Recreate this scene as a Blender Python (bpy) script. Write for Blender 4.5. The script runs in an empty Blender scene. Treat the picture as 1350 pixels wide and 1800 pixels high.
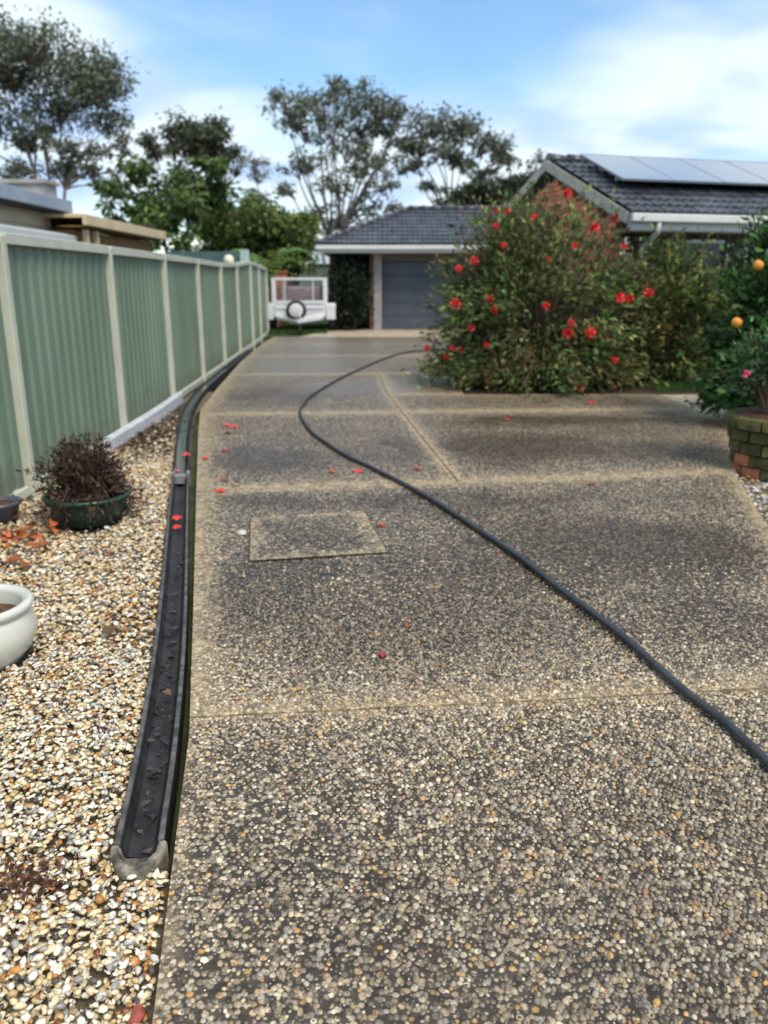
import bpy, bmesh, math, random
import numpy as np
from mathutils import Vector, Matrix

random.seed(7)
rng = np.random.default_rng(11)
SC = bpy.context.scene
COL = SC.collection

# ------------------------------------------------------------------ camera, sky, sun, exposure
EYE, FPX, PITCH = 1.55, 1400.0, math.atan(407 / 1400.0)
cam = bpy.data.cameras.new('camera')
cam_o = bpy.data.objects.new('camera', cam)
COL.objects.link(cam_o)
cam_o.location = (0, 0, EYE)
cam_o.rotation_euler = (math.pi / 2 - PITCH, 0, 0)
cam.sensor_fit = 'VERTICAL'
cam.sensor_height = 36
cam.lens = 28
cam.clip_start, cam.clip_end = 0.05, 3000
cam.dof.use_dof = True
cam.dof.focus_distance = 2.3
cam.dof.aperture_fstop = 2.6
SC.camera = cam_o
SC.view_settings.view_transform = 'Standard'
SC.view_settings.look = 'None'
SC.view_settings.gamma = 1
SC.view_settings.use_curve_mapping = False
SC.view_settings.exposure = 0.35
SC.render.engine = 'CYCLES'
SC.cycles.use_denoising = True
SC.cycles.max_bounces = 6
SC.cycles.sample_clamp_indirect = 6

SUN_EL, SUN_AZ = math.radians(54), math.radians(148)   # azimuth measured from +Y towards +X
sun = bpy.data.lights.new('sun', 'SUN')
sun.energy = 3.0
sun.angle = math.radians(24)
sun.color = (1.0, 0.89, 0.72)
sun_o = bpy.data.objects.new('sun', sun)
COL.objects.link(sun_o)
sd = Vector((math.sin(SUN_AZ) * math.cos(SUN_EL), math.cos(SUN_AZ) * math.cos(SUN_EL), math.sin(SUN_EL)))
sun_o.rotation_euler = sd.to_track_quat('Z', 'Y').to_euler()
sun_o.location = (0, 0, 20)

world = bpy.data.worlds.new('World')
SC.world = world
world.use_nodes = True
wt = world.node_tree
wt.nodes.clear()


def N(t, kind, **kw):
    n = t.nodes.new(kind)
    for k, v in kw.items():
        if k in n.inputs.keys() if isinstance(k, str) else False:
            n.inputs[k].default_value = v
        else:
            setattr(n, k, v)
    return n


def mathn(t, op, a, b=None, c=None):
    n = t.nodes.new('ShaderNodeMath')
    n.operation = op
    for i, v in enumerate((a, b, c)):
        if v is None:
            continue
        if isinstance(v, (int, float)):
            n.inputs[i].default_value = v
        else:
            t.links.new(v, n.inputs[i])
    return n.outputs[0]


def maprange(t, v, a, b, c=0.0, d=1.0):
    n = t.nodes.new('ShaderNodeMapRange')
    n.interpolation_type = 'SMOOTHSTEP'
    t.links.new(v, n.inputs[0])
    for i, x in enumerate((a, b, c, d)):
        n.inputs[1 + i].default_value = x
    return n.outputs[0]


def mixc(t, f, a, b, blend='MIX'):
    n = t.nodes.new('ShaderNodeMix')
    n.data_type = 'RGBA'
    n.blend_type = blend
    for i, v in ((0, f), (6, a), (7, b)):
        if isinstance(v, (int, float)):
            n.inputs[i].default_value = v
        elif isinstance(v, tuple):
            n.inputs[i].default_value = v if len(v) == 4 else (*v, 1)
        else:
            t.links.new(v, n.inputs[i])
    return n.outputs[2]


def noise(t, vec, scale, detail=4, rough=0.55, dist=0.0):
    n = t.nodes.new('ShaderNodeTexNoise')
    n.inputs['Scale'].default_value = scale
    n.inputs['Detail'].default_value = detail
    n.inputs['Roughness'].default_value = rough
    n.inputs['Distortion'].default_value = dist
    if vec is not None:
        t.links.new(vec, n.inputs['Vector'])
    return n.outputs['Fac']


sky = wt.nodes.new('ShaderNodeTexSky')
sky.sky_type = 'NISHITA'
sky.sun_disc = False
sky.sun_elevation = SUN_EL
sky.sun_rotation = SUN_AZ
sky.ozone_density = 2.0
sky.air_density = 1.0
sky.dust_density = 0.6
tcw = wt.nodes.new('ShaderNodeTexCoord')
sep = wt.nodes.new('ShaderNodeSeparateXYZ')
wt.links.new(tcw.outputs['Generated'], sep.inputs[0])
zz = mathn(wt, 'ADD', mathn(wt, 'MAXIMUM', sep.outputs[2], 0.0), 0.22)
cmb = wt.nodes.new('ShaderNodeCombineXYZ')
wt.links.new(mathn(wt, 'DIVIDE', sep.outputs[0], zz), cmb.inputs[0])
wt.links.new(mathn(wt, 'DIVIDE', sep.outputs[1], zz), cmb.inputs[1])
cmb.inputs[2].default_value = 14.1
SKY_S = 0.13
cl = noise(wt, cmb.outputs[0], 0.95, 4, 0.45, 0.3)
cl2 = noise(wt, cmb.outputs[0], 2.0, 3, 0.45, 0.2)
cover = maprange(wt, cl, 0.33, 0.53, 0.10, 0.98)
ccol = mixc(wt, maprange(wt, cl2, 0.36, 0.56), (3.5, 4.8, 6.8), (5.7, 6.5, 7.0))
hsv = wt.nodes.new('ShaderNodeHueSaturation')
hsv.inputs['Hue'].default_value = 0.495
hsv.inputs['Saturation'].default_value = 1.2
hsv.inputs['Value'].default_value = 1.2
wt.links.new(sky.outputs[0], hsv.inputs['Color'])
skyc = mixc(wt, cover, hsv.outputs[0], ccol)
bg = wt.nodes.new('ShaderNodeBackground')
bg.inputs['Strength'].default_value = SKY_S
wt.links.new(skyc, bg.inputs['Color'])
wo = wt.nodes.new('ShaderNodeOutputWorld')
wt.links.new(bg.outputs[0], wo.inputs['Surface'])


# ------------------------------------------------------------------ helpers
def ray(px, py):
    cx, cy = (px - 675) / FPX, (900 - py) / FPX
    c, s = math.cos(PITCH), math.sin(PITCH)
    return Vector((cx, c + cy * s, -s + cy * c))


def at(px, py, Y):
    d = ray(px, py)
    t = Y / d.y
    return Vector((d.x * t, Y, EYE + d.z * t))


def gp(px, py, z=0.0):
    d = ray(px, py)
    t = (z - EYE) / d.z
    return Vector((d.x * t, d.y * t, z))


def tag(o, label=None, cat=None, group=None, kind=None):
    for k, v in (('label', label), ('category', cat), ('group', group), ('kind', kind)):
        if v:
            o[k] = v
    return o


def empty(name, loc=(0, 0, 0), rz=0.0, label=None, cat=None, group=None):
    o = bpy.data.objects.new(name, None)
    o.empty_display_size = 0.1
    COL.objects.link(o)
    o.location = loc
    o.rotation_euler = (0, 0, rz)
    return tag(o, label, cat, group)


def raw_mesh(name, V, F, smooth=False, col=None, attrs=None):
    V = np.asarray(V, dtype=np.float32)
    me = bpy.data.meshes.new(name)
    if isinstance(F, np.ndarray):
        k = F.shape[1]
        me.vertices.add(len(V))
        me.vertices.foreach_set('co', V.ravel())
        me.loops.add(F.size)
        me.loops.foreach_set('vertex_index', F.astype(np.int32).ravel())
        me.polygons.add(len(F))
        me.polygons.foreach_set('loop_start', np.arange(0, F.size, k, dtype=np.int32))
        me.update(calc_edges=True)
    else:
        me.from_pydata(V.tolist(), [], F)
        me.update()
    if smooth:
        me.polygons.foreach_set('use_smooth', np.ones(len(me.polygons), dtype=bool))
    if col is not None:
        a = me.color_attributes.new('Col', 'FLOAT_COLOR', 'POINT')
        c = np.ones((len(V), 4), dtype=np.float32)
        c[:, :3] = col
        a.data.foreach_set('color', c.ravel())
    for k, v in (attrs or {}).items():
        a = me.attributes.new(k, 'FLOAT', 'POINT')
        a.data.foreach_set('value', np.asarray(v, dtype=np.float32))
    return me


def obj(name, me, mat=None, parent=None, bevel=0.0):
    o = bpy.data.objects.new(name, me)
    COL.objects.link(o)
    if mat is not None and len(me.materials) == 0:
        me.materials.append(mat)
    if parent is not None:
        o.parent = parent
    if bevel:
        b = o.modifiers.new('edge', 'BEVEL')
        b.width = bevel
        b.segments = 2
        b.limit_method = 'ANGLE'
    return o


class MB:
    def __init__(s):
        s.v, s.f = [], []

    def box(s, c, size, M=None):
        n = len(s.v)
        x, y, z = (q / 2 for q in size)
        for dx, dy, dz in ((-1, -1, -1), (1, -1, -1), (1, 1, -1), (-1, 1, -1), (-1, -1, 1), (1, -1, 1), (1, 1, 1), (-1, 1, 1)):
            p = Vector((dx * x, dy * y, dz * z))
            if M is not None:
                p = M @ p
            s.v.append(tuple(Vector(c) + p))
        for q in ((0, 3, 2, 1), (4, 5, 6, 7), (0, 1, 5, 4), (1, 2, 6, 5), (2, 3, 7, 6), (3, 0, 4, 7)):
            s.f.append([n + i for i in q])
        return s

    def beam(s, a, b, w, h):
        a, b = Vector(a), Vector(b)
        d = b - a
        M = d.to_track_quat('Y', 'Z').to_matrix()
        return s.box((a + b) / 2, (w, d.length, h), M)

    def tube(s, pts, rad, n=8, cap=True):
        pts = [Vector(p) for p in pts]
        if isinstance(rad, (int, float)):
            rad = [rad] * len(pts)
        b0 = len(s.v)
        up = Vector((0, 0, 1))
        for i, p in enumerate(pts):
            d = (pts[min(i + 1, len(pts) - 1)] - pts[max(i - 1, 0)]).normalized()
            ref = up if abs(d.z) < 0.9 else Vector((1, 0, 0))
            a = d.cross(ref).normalized()
            b = a.cross(d)
            for k in range(n):
                t = 2 * math.pi * k / n
                s.v.append(tuple(p + (a * math.cos(t) + b * math.sin(t)) * rad[i]))
        for i in range(len(pts) - 1):
            for k in range(n):
                k2 = (k + 1) % n
                s.f.append([b0 + i * n + k, b0 + i * n + k2, b0 + (i + 1) * n + k2, b0 + (i + 1) * n + k])
        if cap:
            s.f.append([b0 + k for k in range(n)][::-1])
            s.f.append([b0 + (len(pts) - 1) * n + k for k in range(n)])
        return s

    def lathe(s, prof, n=40, c=(0, 0, 0), axis='Z'):
        b0 = len(s.v)
        for r, z in prof:
            for k in range(n):
                t = 2 * math.pi * k / n
                p = (r * math.cos(t), r * math.sin(t), z)
                if axis == 'Y':
                    p = (p[0], p[2], p[1])
                if axis == 'X':
                    p = (p[2], p[0], p[1])
                s.v.append((c[0] + p[0], c[1] + p[1], c[2] + p[2]))
        for i in range(len(prof) - 1):
            for k in range(n):
                k2 = (k + 1) % n
                s.f.append([b0 + i * n + k, b0 + i * n + k2, b0 + (i + 1) * n + k2, b0 + (i + 1) * n + k])
        return s

    def prism(s, poly, off):
        """poly: planar list of 3-D points, off: extrusion vector"""
        n, b0, off = len(poly), len(s.v), Vector(off)
        s.v += [tuple(Vector(p)) for p in poly] + [tuple(Vector(p) + off) for p in poly]
        s.f.append([b0 + i for i in range(n)][::-1])
        s.f.append([b0 + n + i for i in range(n)])
        for i in range(n):
            j = (i + 1) % n
            s.f.append([b0 + i, b0 + j, b0 + n + j, b0 + n + i])
        return s

    def sweep(s, pts, prof):
        """closed profile (u across to the right, z up) along a ground path"""
        b0, n = len(s.v), len(prof)
        pts = [Vector(p) for p in pts]
        for i, p in enumerate(pts):
            d = pts[min(i + 1, len(pts) - 1)] - pts[max(i - 1, 0)]
            d.z = 0
            d.normalize()
            r = Vector((d.y, -d.x, 0))
            for u, z in prof:
                s.v.append(tuple(p + r * u + Vector((0, 0, z))))
        for i in range(len(pts) - 1):
            for k in range(n):
                k2 = (k + 1) % n
                s.f.append([b0 + i * n + k, b0 + i * n + k2, b0 + (i + 1) * n + k2, b0 + (i + 1) * n + k])
        s.f.append([b0 + k for k in range(n)][::-1])
        s.f.append([b0 + (len(pts) - 1) * n + k for k in range(n)])
        return s

    def build(s, name, mat, parent=None, smooth=False, bevel=0.0):
        me = raw_mesh(name, s.v, s.f, smooth)
        bm = bmesh.new()
        bm.from_mesh(me)
        bmesh.ops.recalc_face_normals(bm, faces=bm.faces)
        bm.to_mesh(me)
        bm.free()
        if smooth == 'auto':
            for e in me.edges:
                pass
        return obj(name, me, mat, parent, bevel)


def smooth_path(pts, n=8):
    """Catmull-Rom through pts"""
    P = [Vector(p) for p in pts]
    P = [P[0] * 2 - P[1]] + P + [P[-1] * 2 - P[-2]]
    out = []
    for i in range(1, len(P) - 2):
        a, b, c, d = P[i - 1], P[i], P[i + 1], P[i + 2]
        for k in range(n):
            t = k / n
            out.append(0.5 * (2 * b + (c - a) * t + (2 * a - 5 * b + 4 * c - d) * t * t + (3 * b - a - 3 * c + d) * t ** 3))
    out.append(P[-2])
    return out


def rand_rot(n, tilt=1.0):
    ax = rng.normal(size=(n, 3))
    ax /= np.linalg.norm(ax, axis=1)[:, None]
    an = rng.uniform(0, 2 * np.pi, n) * tilt
    K = np.zeros((n, 3, 3))
    K[:, 0, 1], K[:, 0, 2] = -ax[:, 2], ax[:, 1]
    K[:, 1, 0], K[:, 1, 2] = ax[:, 2], -ax[:, 0]
    K[:, 2, 0], K[:, 2, 1] = -ax[:, 1], ax[:, 0]
    s, c = np.sin(an)[:, None, None], np.cos(an)[:, None, None]
    return np.eye(3)[None] + s * K + (1 - c) * (K @ K)


def rot_z(a):
    R = np.zeros((len(a), 3, 3))
    R[:, 0, 0] = R[:, 1, 1] = np.cos(a)
    R[:, 0, 1], R[:, 1, 0] = -np.sin(a), np.sin(a)
    R[:, 2, 2] = 1
    return R


def frame_from(d):
    """rotation matrices whose local Y looks along d, with random roll"""
    d = d / (np.linalg.norm(d, axis=1)[:, None] + 1e-9)
    r = rng.normal(size=d.shape)
    x = np.cross(d, r)
    x /= np.linalg.norm(x, axis=1)[:, None] + 1e-9
    z = np.cross(x, d)
    return np.stack([x, d, z], axis=2)


def scatter(tv, tf, pos, R, S, col):
    n, k = len(pos), len(tv)
    V = pos[:, None, :] + np.einsum('nij,nkj->nki', R, S[:, None, :] * tv[None])
    F = (tf[None] + (np.arange(n) * k)[:, None, None]).reshape(-1, tf.shape[1])
    return V.reshape(-1, 3), F, np.repeat(col, k, axis=0)


def join(parts):
    Vs, Fs, Cs, o = [], [], [], 0
    for V, F, C in parts:
        Vs.append(V)
        Fs.append(F + o)
        Cs.append(C)
        o += len(V)
    return np.concatenate(Vs), np.concatenate(Fs), np.concatenate(Cs)


def ico(sub, amt=0.25, flat=1.0):
    bm = bmesh.new()
    bmesh.ops.create_icosphere(bm, subdivisions=sub, radius=1)
    v = np.array([q.co[:] for q in bm.verts])
    f = np.array([[q.index for q in t.verts] for t in bm.faces])
    bm.free()
    d = rng.normal(size=(5, 3))
    d /= np.linalg.norm(d, axis=1)[:, None]
    r = 1 + amt * sum(np.sin(3 * (v @ q) + i) for i, q in enumerate(d)) / 3
    r = np.minimum(r, 1 / np.maximum(np.abs(v @ d[0]), 0.6) * 0.85)
    v = v * r[:, None]
    v[:, 2] *= flat
    return v, f


LEAF_V = np.array([[0, 0, 0], [0.5, 0.45, 0.08], [0, 1, -0.12], [-0.5, 0.45, 0.08]], float)
LEAF_F = np.array([[0, 1, 2, 3]])


def pal(cols, w, n, var=0.12):
    c = np.array(cols)[rng.choice(len(cols), n, p=np.array(w) / sum(w))]
    return np.clip(c * (1 + rng.normal(0, var, (n, 1))), 0.004, 0.95)


# ------------------------------------------------------------------ materials
def new_mat(name):
    m = bpy.data.materials.new(name)
    m.use_nodes = True
    t = m.node_tree
    return m, t, t.nodes['Principled BSDF']


def M(name, col, rough=0.6, var=0.18, scale=5.0, bump=0.0, bscale=80.0, metal=0.0, col2=None, rnd=0.0, spec=0.5, coat=0.0, stretch=None):
    m, t, b = new_mat(name)
    tc = t.nodes.new('ShaderNodeTexCoord')
    v = tc.outputs['Object']
    if stretch:
        mp = t.nodes.new('ShaderNodeMapping')
        mp.inputs['Scale'].default_value = stretch
        t.links.new(v, mp.inputs[0])
        v = mp.outputs[0]
    f = maprange(t, noise(t, v, scale, 5, 0.6), 0.3, 0.7)
    lo = tuple(c * (1 - var) for c in col)
    hi = col2 if col2 else tuple(min(0.95, c * (1 + var)) for c in col)
    c = mixc(t, f, lo, hi)
    if rnd:
        oi = t.nodes.new('ShaderNodeObjectInfo')
        k = maprange(t, oi.outputs['Random'], 0, 1, 1 - rnd, 1 + rnd)
        hs = t.nodes.new('ShaderNodeHueSaturation')
        t.links.new(k, hs.inputs['Value'])
        t.links.new(c, hs.inputs['Color'])
        c = hs.outputs[0]
    t.links.new(c, b.inputs['Base Color'])
    b.inputs['Metallic'].default_value = metal
    b.inputs['Specular IOR Level'].default_value = spec
    b.inputs['Coat Weight'].default_value = coat
    t.links.new(maprange(t, noise(t, v, scale * 2.3, 3), 0.3, 0.7, max(0.03, rough - 0.1), min(1, rough + 0.12)), b.inputs['Roughness'])
    if bump:
        bn = t.nodes.new('ShaderNodeBump')
        bn.inputs['Strength'].default_value = bump
        bn.inputs['Distance'].default_value = 0.01
        t.links.new(noise(t, v, bscale, 4), bn.inputs['Height'])
        t.links.new(bn.outputs[0], b.inputs['Normal'])
    return m


def MA(name, rough=0.6, transl=0.0, bump=0.0, bscale=200, spec=0.5):
    """colour from the mesh's own Col attribute (per stone / per leaf)"""
    m, t, b = new_mat(name)
    a = t.nodes.new('ShaderNodeAttribute')
    a.attribute_name = 'Col'
    tc = t.nodes.new('ShaderNodeTexCoord')
    k = maprange(t, noise(t, tc.outputs['Object'], bscale, 3), 0.3, 0.7, 0.8, 1.15)
    c = mixc(t, 1.0, a.outputs['Color'], k, 'MULTIPLY')
    t.links.new(c, b.inputs['Base Color'])
    b.inputs['Roughness'].default_value = rough
    b.inputs['Specular IOR Level'].default_value = spec
    if transl:
        tr = t.nodes.new('ShaderNodeBsdfTranslucent')
        t.links.new(c, tr.inputs['Color'])
        mx = t.nodes.new('ShaderNodeMixShader')
        mx.inputs[0].default_value = transl
        t.links.new(b.outputs[0], mx.inputs[1])
        t.links.new(tr.outputs[0], mx.inputs[2])
        t.links.new(mx.outputs[0], t.nodes['Material Output'].inputs['Surface'])
    if bump:
        bn = t.nodes.new('ShaderNodeBump')
        bn.inputs['Strength'].default_value = bump
        bn.inputs['Distance'].default_value = 0.004
        t.links.new(noise(t, tc.outputs['Object'], bscale, 4), bn.inputs['Height'])
        t.links.new(bn.outputs[0], b.inputs['Normal'])
    return m


PEB = [(0.57, 0.49, 0.355), (0.44, 0.35, 0.22), (0.31, 0.24, 0.16), (0.46, 0.27, 0.09), (0.205, 0.17, 0.128), (0.068, 0.055, 0.042), (0.32, 0.29, 0.24), (0.32, 0.14, 0.06)]
PEBW = [13, 15, 20, 3.5, 22, 20, 10, 0.8]
TAN = (0.50, 0.385, 0.23)
DIRT = (0.062, 0.052, 0.043)


def aggregate_mat():
    m, t, b = new_mat('exposed_aggregate_concrete')
    tc = t.nodes.new('ShaderNodeTexCoord')
    v = tc.outputs['Object']
    vo = t.nodes.new('ShaderNodeTexVoronoi')
    vo.inputs['Scale'].default_value = 58
    t.links.new(v, vo.inputs['Vector'])
    sx = t.nodes.new('ShaderNodeSeparateColor')
    t.links.new(vo.outputs['Color'], sx.inputs[0])
    rp = t.nodes.new('ShaderNodeValToRGB')
    rp.color_ramp.interpolation = 'CONSTANT'
    acc, tot = 0, sum(PEBW)
    els = rp.color_ramp.elements
    for i, (c, w) in enumerate(zip(PEB, PEBW)):
        e = els[i] if i < 2 else els.new(acc / tot)
        e.position = acc / tot
        e.color = (*c, 1)
        acc += w
    t.links.new(sx.outputs[0], rp.inputs[0])
    gap = maprange(t, vo.outputs['Distance'], 0.35, 0.62)
    c = mixc(t, gap, rp.outputs[0], (0.058, 0.046, 0.034))
    ar = t.nodes.new('ShaderNodeAttribute'); ar.attribute_name = 'rim'
    ast = t.nodes.new('ShaderNodeAttribute'); ast.attribute_name = 'stain'
    n1 = noise(t, v, 2.2, 6, 0.62)
    n2 = noise(t, v, 9, 5, 0.6)
    rim = mathn(t, 'ADD', ar.outputs['Fac'], mathn(t, 'MULTIPLY', mathn(t, 'SUBTRACT', n2, 0.5), 0.75))
    light = maprange(t, rim, -0.16, 0.30, 0.74, 0.0)
    c = mixc(t, light, c, mixc(t, n2, tuple(q * 0.75 for q in TAN), tuple(q * 1.15 for q in TAN)))
    st = mathn(t, 'ADD', ast.outputs['Fac'], mathn(t, 'MULTIPLY', mathn(t, 'SUBTRACT', n1, 0.5), 1.3))
    awf = t.nodes.new('ShaderNodeAttribute'); awf.attribute_name = 'wet'
    st = mathn(t, 'ADD', st, maprange(t, rim, 0.12, 0.65, 0.0, 0.30))
    st = mathn(t, 'SUBTRACT', st, mathn(t, 'MULTIPLY', awf.outputs['Fac'], 0.45))
    dk = mathn(t, 'MULTIPLY', maprange(t, st, 0.05, 0.80, 0.0, 0.80), maprange(t, rim, 0.0, 0.30))
    c = mixc(t, dk, c, mixc(t, 1.0, c, (0.30, 0.25, 0.205), 'MULTIPLY'))
    c = mixc(t, 1.0, c, maprange(t, noise(t, v, 30, 4, 0.7), 0.3, 0.7, 0.55, 1.4), 'MULTIPLY')
    t.links.new(c, b.inputs['Base Color'])
    t.links.new(maprange(t, st, 0.0, 0.9, 0.55, 0.42), b.inputs['Roughness'])
    b.inputs['Specular IOR Level'].default_value = 0.28
    bn = t.nodes.new('ShaderNodeBump')
    aw = t.nodes.new('ShaderNodeAttribute'); aw.attribute_name = 'wet'
    wet = maprange(t, mathn(t, 'ADD', aw.outputs['Fac'], mathn(t, 'MULTIPLY', mathn(t, 'SUBTRACT', n1, 0.5), 0.5)), 0.05, 0.8, 0.05, 0.95)
    t.links.new(wet, b.inputs['Coat Weight'])
    t.links.new(maprange(t, wet, 0.0, 0.9, 0.30, 0.34), b.inputs['Coat Roughness'])
    bn.inputs['Strength'].default_value = 0.55
    bn.inputs['Distance'].default_value = 0.006
    t.links.new(mathn(t, 'SUBTRACT', 1.0, vo.outputs['Distance']), bn.inputs['Height'])
    t.links.new(bn.outputs[0], b.inputs['Normal'])
    return m


mat_agg = aggregate_mat()
mat_joint = M('dark_joint_earth', (0.035, 0.03, 0.024), 0.85, 0.4, 30, 0.4)
mat_stone = MA('wet_pebble', 0.38, bump=0.25, bscale=260)
mat_gravel = MA('quartz_gravel', 0.42, bump=0.3, bscale=180)
mat_soil = M('dark_wet_soil', (0.05, 0.037, 0.026), 0.85, 0.5, 14, 0.8, 50)
mat_gravel_base = M('gravel_fines', (0.135, 0.108, 0.075), 0.85, 0.45, 60, 0.8, 120)
mat_ground = M('grassy_earth', (0.06, 0.075, 0.03), 0.9, 0.4, 3, 0.6, 40)
mat_apron = M('plain_tan_concrete', (0.40, 0.33, 0.235), 0.5, 0.25, 3.5, 0.3, 140)
mat_green = M('green_fence_sheet', (0.138, 0.198, 0.148), 0.42, 0.16, 1.2, 0.05, 30, stretch=(1, 1, 0.25))
_t = mat_green.node_tree
_b = _t.nodes['Principled BSDF']
_src = _b.inputs['Base Color'].links[0].from_socket
_tc = _t.nodes.new('ShaderNodeTexCoord')
_sp = _t.nodes.new('ShaderNodeSeparateXYZ')
_t.links.new(_tc.outputs['Object'], _sp.inputs[0])
_hz = mathn(_t, 'ADD', _sp.outputs[2], mathn(_t, 'MULTIPLY', noise(_t, _tc.outputs['Object'], 7, 5, 0.65), -0.55))
_mud = mathn(_t, 'MULTIPLY', maprange(_t, _hz, -0.25, 0.06, 0.6, 0.0), 1.0)
_spk = maprange(_t, noise(_t, _tc.outputs['Object'], 22, 6, 0.7), 0.62, 0.74, 0.0, 0.35)
_t.links.new(mixc(_t, mathn(_t, 'MAXIMUM', _mud, _spk), _src, (0.10, 0.105, 0.075)), _b.inputs['Base Color'])
mat_cream = M('cream_fence_post', (0.47, 0.49, 0.41), 0.42, 0.08, 4)
mat_leaf = MA('leaf', 0.6, transl=0.25, bscale=3, spec=0.3)
mat_gum = MA('gum_leaf', 0.5, transl=0.2, bscale=0.6)
mat_bark = M('grey_brown_bark', (0.16, 0.13, 0.11), 0.85, 0.35, 6, 0.6, 30)
mat_twig = M('brown_twig', (0.13, 0.09, 0.06), 0.8, 0.35, 10)
mat_hose = M('black_rubber_hose', (0.022, 0.026, 0.032), 0.42, 0.3, 14, 0.15, 60)
mat_chan = M('dark_channel_plastic', (0.022, 0.021, 0.022), 0.55, 0.45, 9, 0.4, 40, spec=0.3)
mat_rimgrey = M('worn_grey_rim', (0.075, 0.072, 0.068), 0.6, 0.6, 16, 0.3, 90)
mat_cement = M('pale_cement', (0.075, 0.065, 0.05), 0.85, 0.6, 13, 1.0, 60, col2=(0.30, 0.27, 0.21))
mat_white = M('white_paint', (0.60, 0.62, 0.64), 0.4, 0.06, 3)
mat_gutter = M('off_white_gutter', (0.54, 0.56, 0.56), 0.38, 0.06, 2)
mat_tile = M('slate_roof_tile', (0.044, 0.049, 0.062), 0.28, 0.35, 6, 0.3, 40, rnd=0.35)
mat_brick = M('orange_brick', (0.56, 0.21, 0.10), 0.8, 0.25, 12, 0.5, 90, rnd=0.3)
mat_mortar = M('mortar', (0.33, 0.30, 0.26), 0.9, 0.2, 20, 0.4)
mat_darkbrick = M('dark_brown_brick', (0.11, 0.055, 0.035), 0.8, 0.3, 10, 0.4, 70)
mat_door = M('slate_blue_door', (0.058, 0.070, 0.098), 0.45, 0.12, 2)
mat_black = M('black_rubber', (0.018, 0.018, 0.02), 0.7, 0.3, 10)
mat_steel = M('galvanised_steel', (0.42, 0.45, 0.48), 0.4, 0.15, 6, metal=0.6)
mat_glass, _t, _b = new_mat('dark_window_glass')
_b.inputs['Base Color'].default_value = (0.02, 0.022, 0.025, 1)
_b.inputs['Roughness'].default_value = 0.06
mat_solar, _t, _b = new_mat('solar_glass')
_b.inputs['Base Color'].default_value = (0.045, 0.06, 0.105, 1)
_b.inputs['Roughness'].default_value = 0.16
_b.inputs['Coat Weight'].default_value = 1.0
_b.inputs['Coat Roughness'].default_value = 0.08
_b.inputs['Specular IOR Level'].default_value = 0.9
mat_frame = M('blue_grey_frame', (0.20, 0.23, 0.29), 0.3, 0.1, 4)
mat_water, _t, _b = new_mat('shallow_water')
_b.inputs['Base Color'].default_value = (0.07, 0.075, 0.085, 1)
_b.inputs['Roughness'].default_value = 0.12
_b.inputs['Specular IOR Level'].default_value = 0.9
mat_pot = M('dark_green_plastic', (0.012, 0.045, 0.034), 0.33, 0.2, 6)
mat_ceramic = M('cream_ceramic', (0.56, 0.56, 0.50), 0.22, 0.06, 5, coat=0.5)
mat_potsoil = M('brown_potting_soil', (0.085, 0.038, 0.02), 0.8, 0.4, 25, 0.8, 60)
mat_red = M('red_petal', (0.62, 0.035, 0.03), 0.5, 0.25, 18, rnd=0.2)
mat_pink = M('pink_petal', (0.66, 0.06, 0.20), 0.5, 0.2, 18)
mat_deadred = M('faded_crimson_petal', (0.25, 0.03, 0.035), 0.6, 0.3, 18)
mat_orange = M('orange_peel', (0.66, 0.27, 0.03), 0.5, 0.25, 20, 0.3, 120)
mat_deadleaf = M('rust_dead_leaf', (0.33, 0.095, 0.03), 0.65, 0.45, 14, 0.3, 60, rnd=0.35)
mat_brownleaf = M('brown_dead_leaf', (0.10, 0.055, 0.03), 0.7, 0.4, 14, 0.3, 60)
mat_moss = M('mossy_brick', (0.045, 0.042, 0.018), 0.9, 0.6, 7, 1.0, 60, col2=(0.125, 0.115, 0.035), rnd=0.25)
mat_terra = M('weathered_terracotta', (0.40, 0.15, 0.075), 0.8, 0.35, 9, 0.5, 60, rnd=0.3)
mat_weather = M('cream_weatherboard', (0.56, 0.49, 0.36), 0.6, 0.08, 2)
mat_bluefascia = M('blue_grey_fascia', (0.27, 0.32, 0.40), 0.4, 0.10, 2)
mat_tanfascia = M('tan_fascia', (0.60, 0.47, 0.29), 0.5, 0.10, 2)
mat_brownwall = M('brown_timber_wall', (0.23, 0.12, 0.035), 0.7, 0.25, 4)
mat_grayclad = M('weathered_grey_cladding', (0.30, 0.28, 0.25), 0.7, 0.2, 4)
mat_teal = M('dark_teal_sheet', (0.008, 0.045, 0.045), 0.45, 0.2, 2)
mat_paleteal = M('pale_teal_panel', (0.33, 0.45, 0.43), 0.5, 0.1, 2)
mat_soffit = M('soffit_board', (0.36, 0.36, 0.34), 0.7, 0.08, 2)

# ------------------------------------------------------------------ ground, drive, path, beds
s = MB()
s.v = [(-700, -60, -0.16), (700, -60, -0.16), (700, 1500, -0.16), (-700, 1500, -0.16)]
s.f = [[0, 1, 2, 3]]
tag(s.build('ground', mat_ground), kind='structure')

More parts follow.
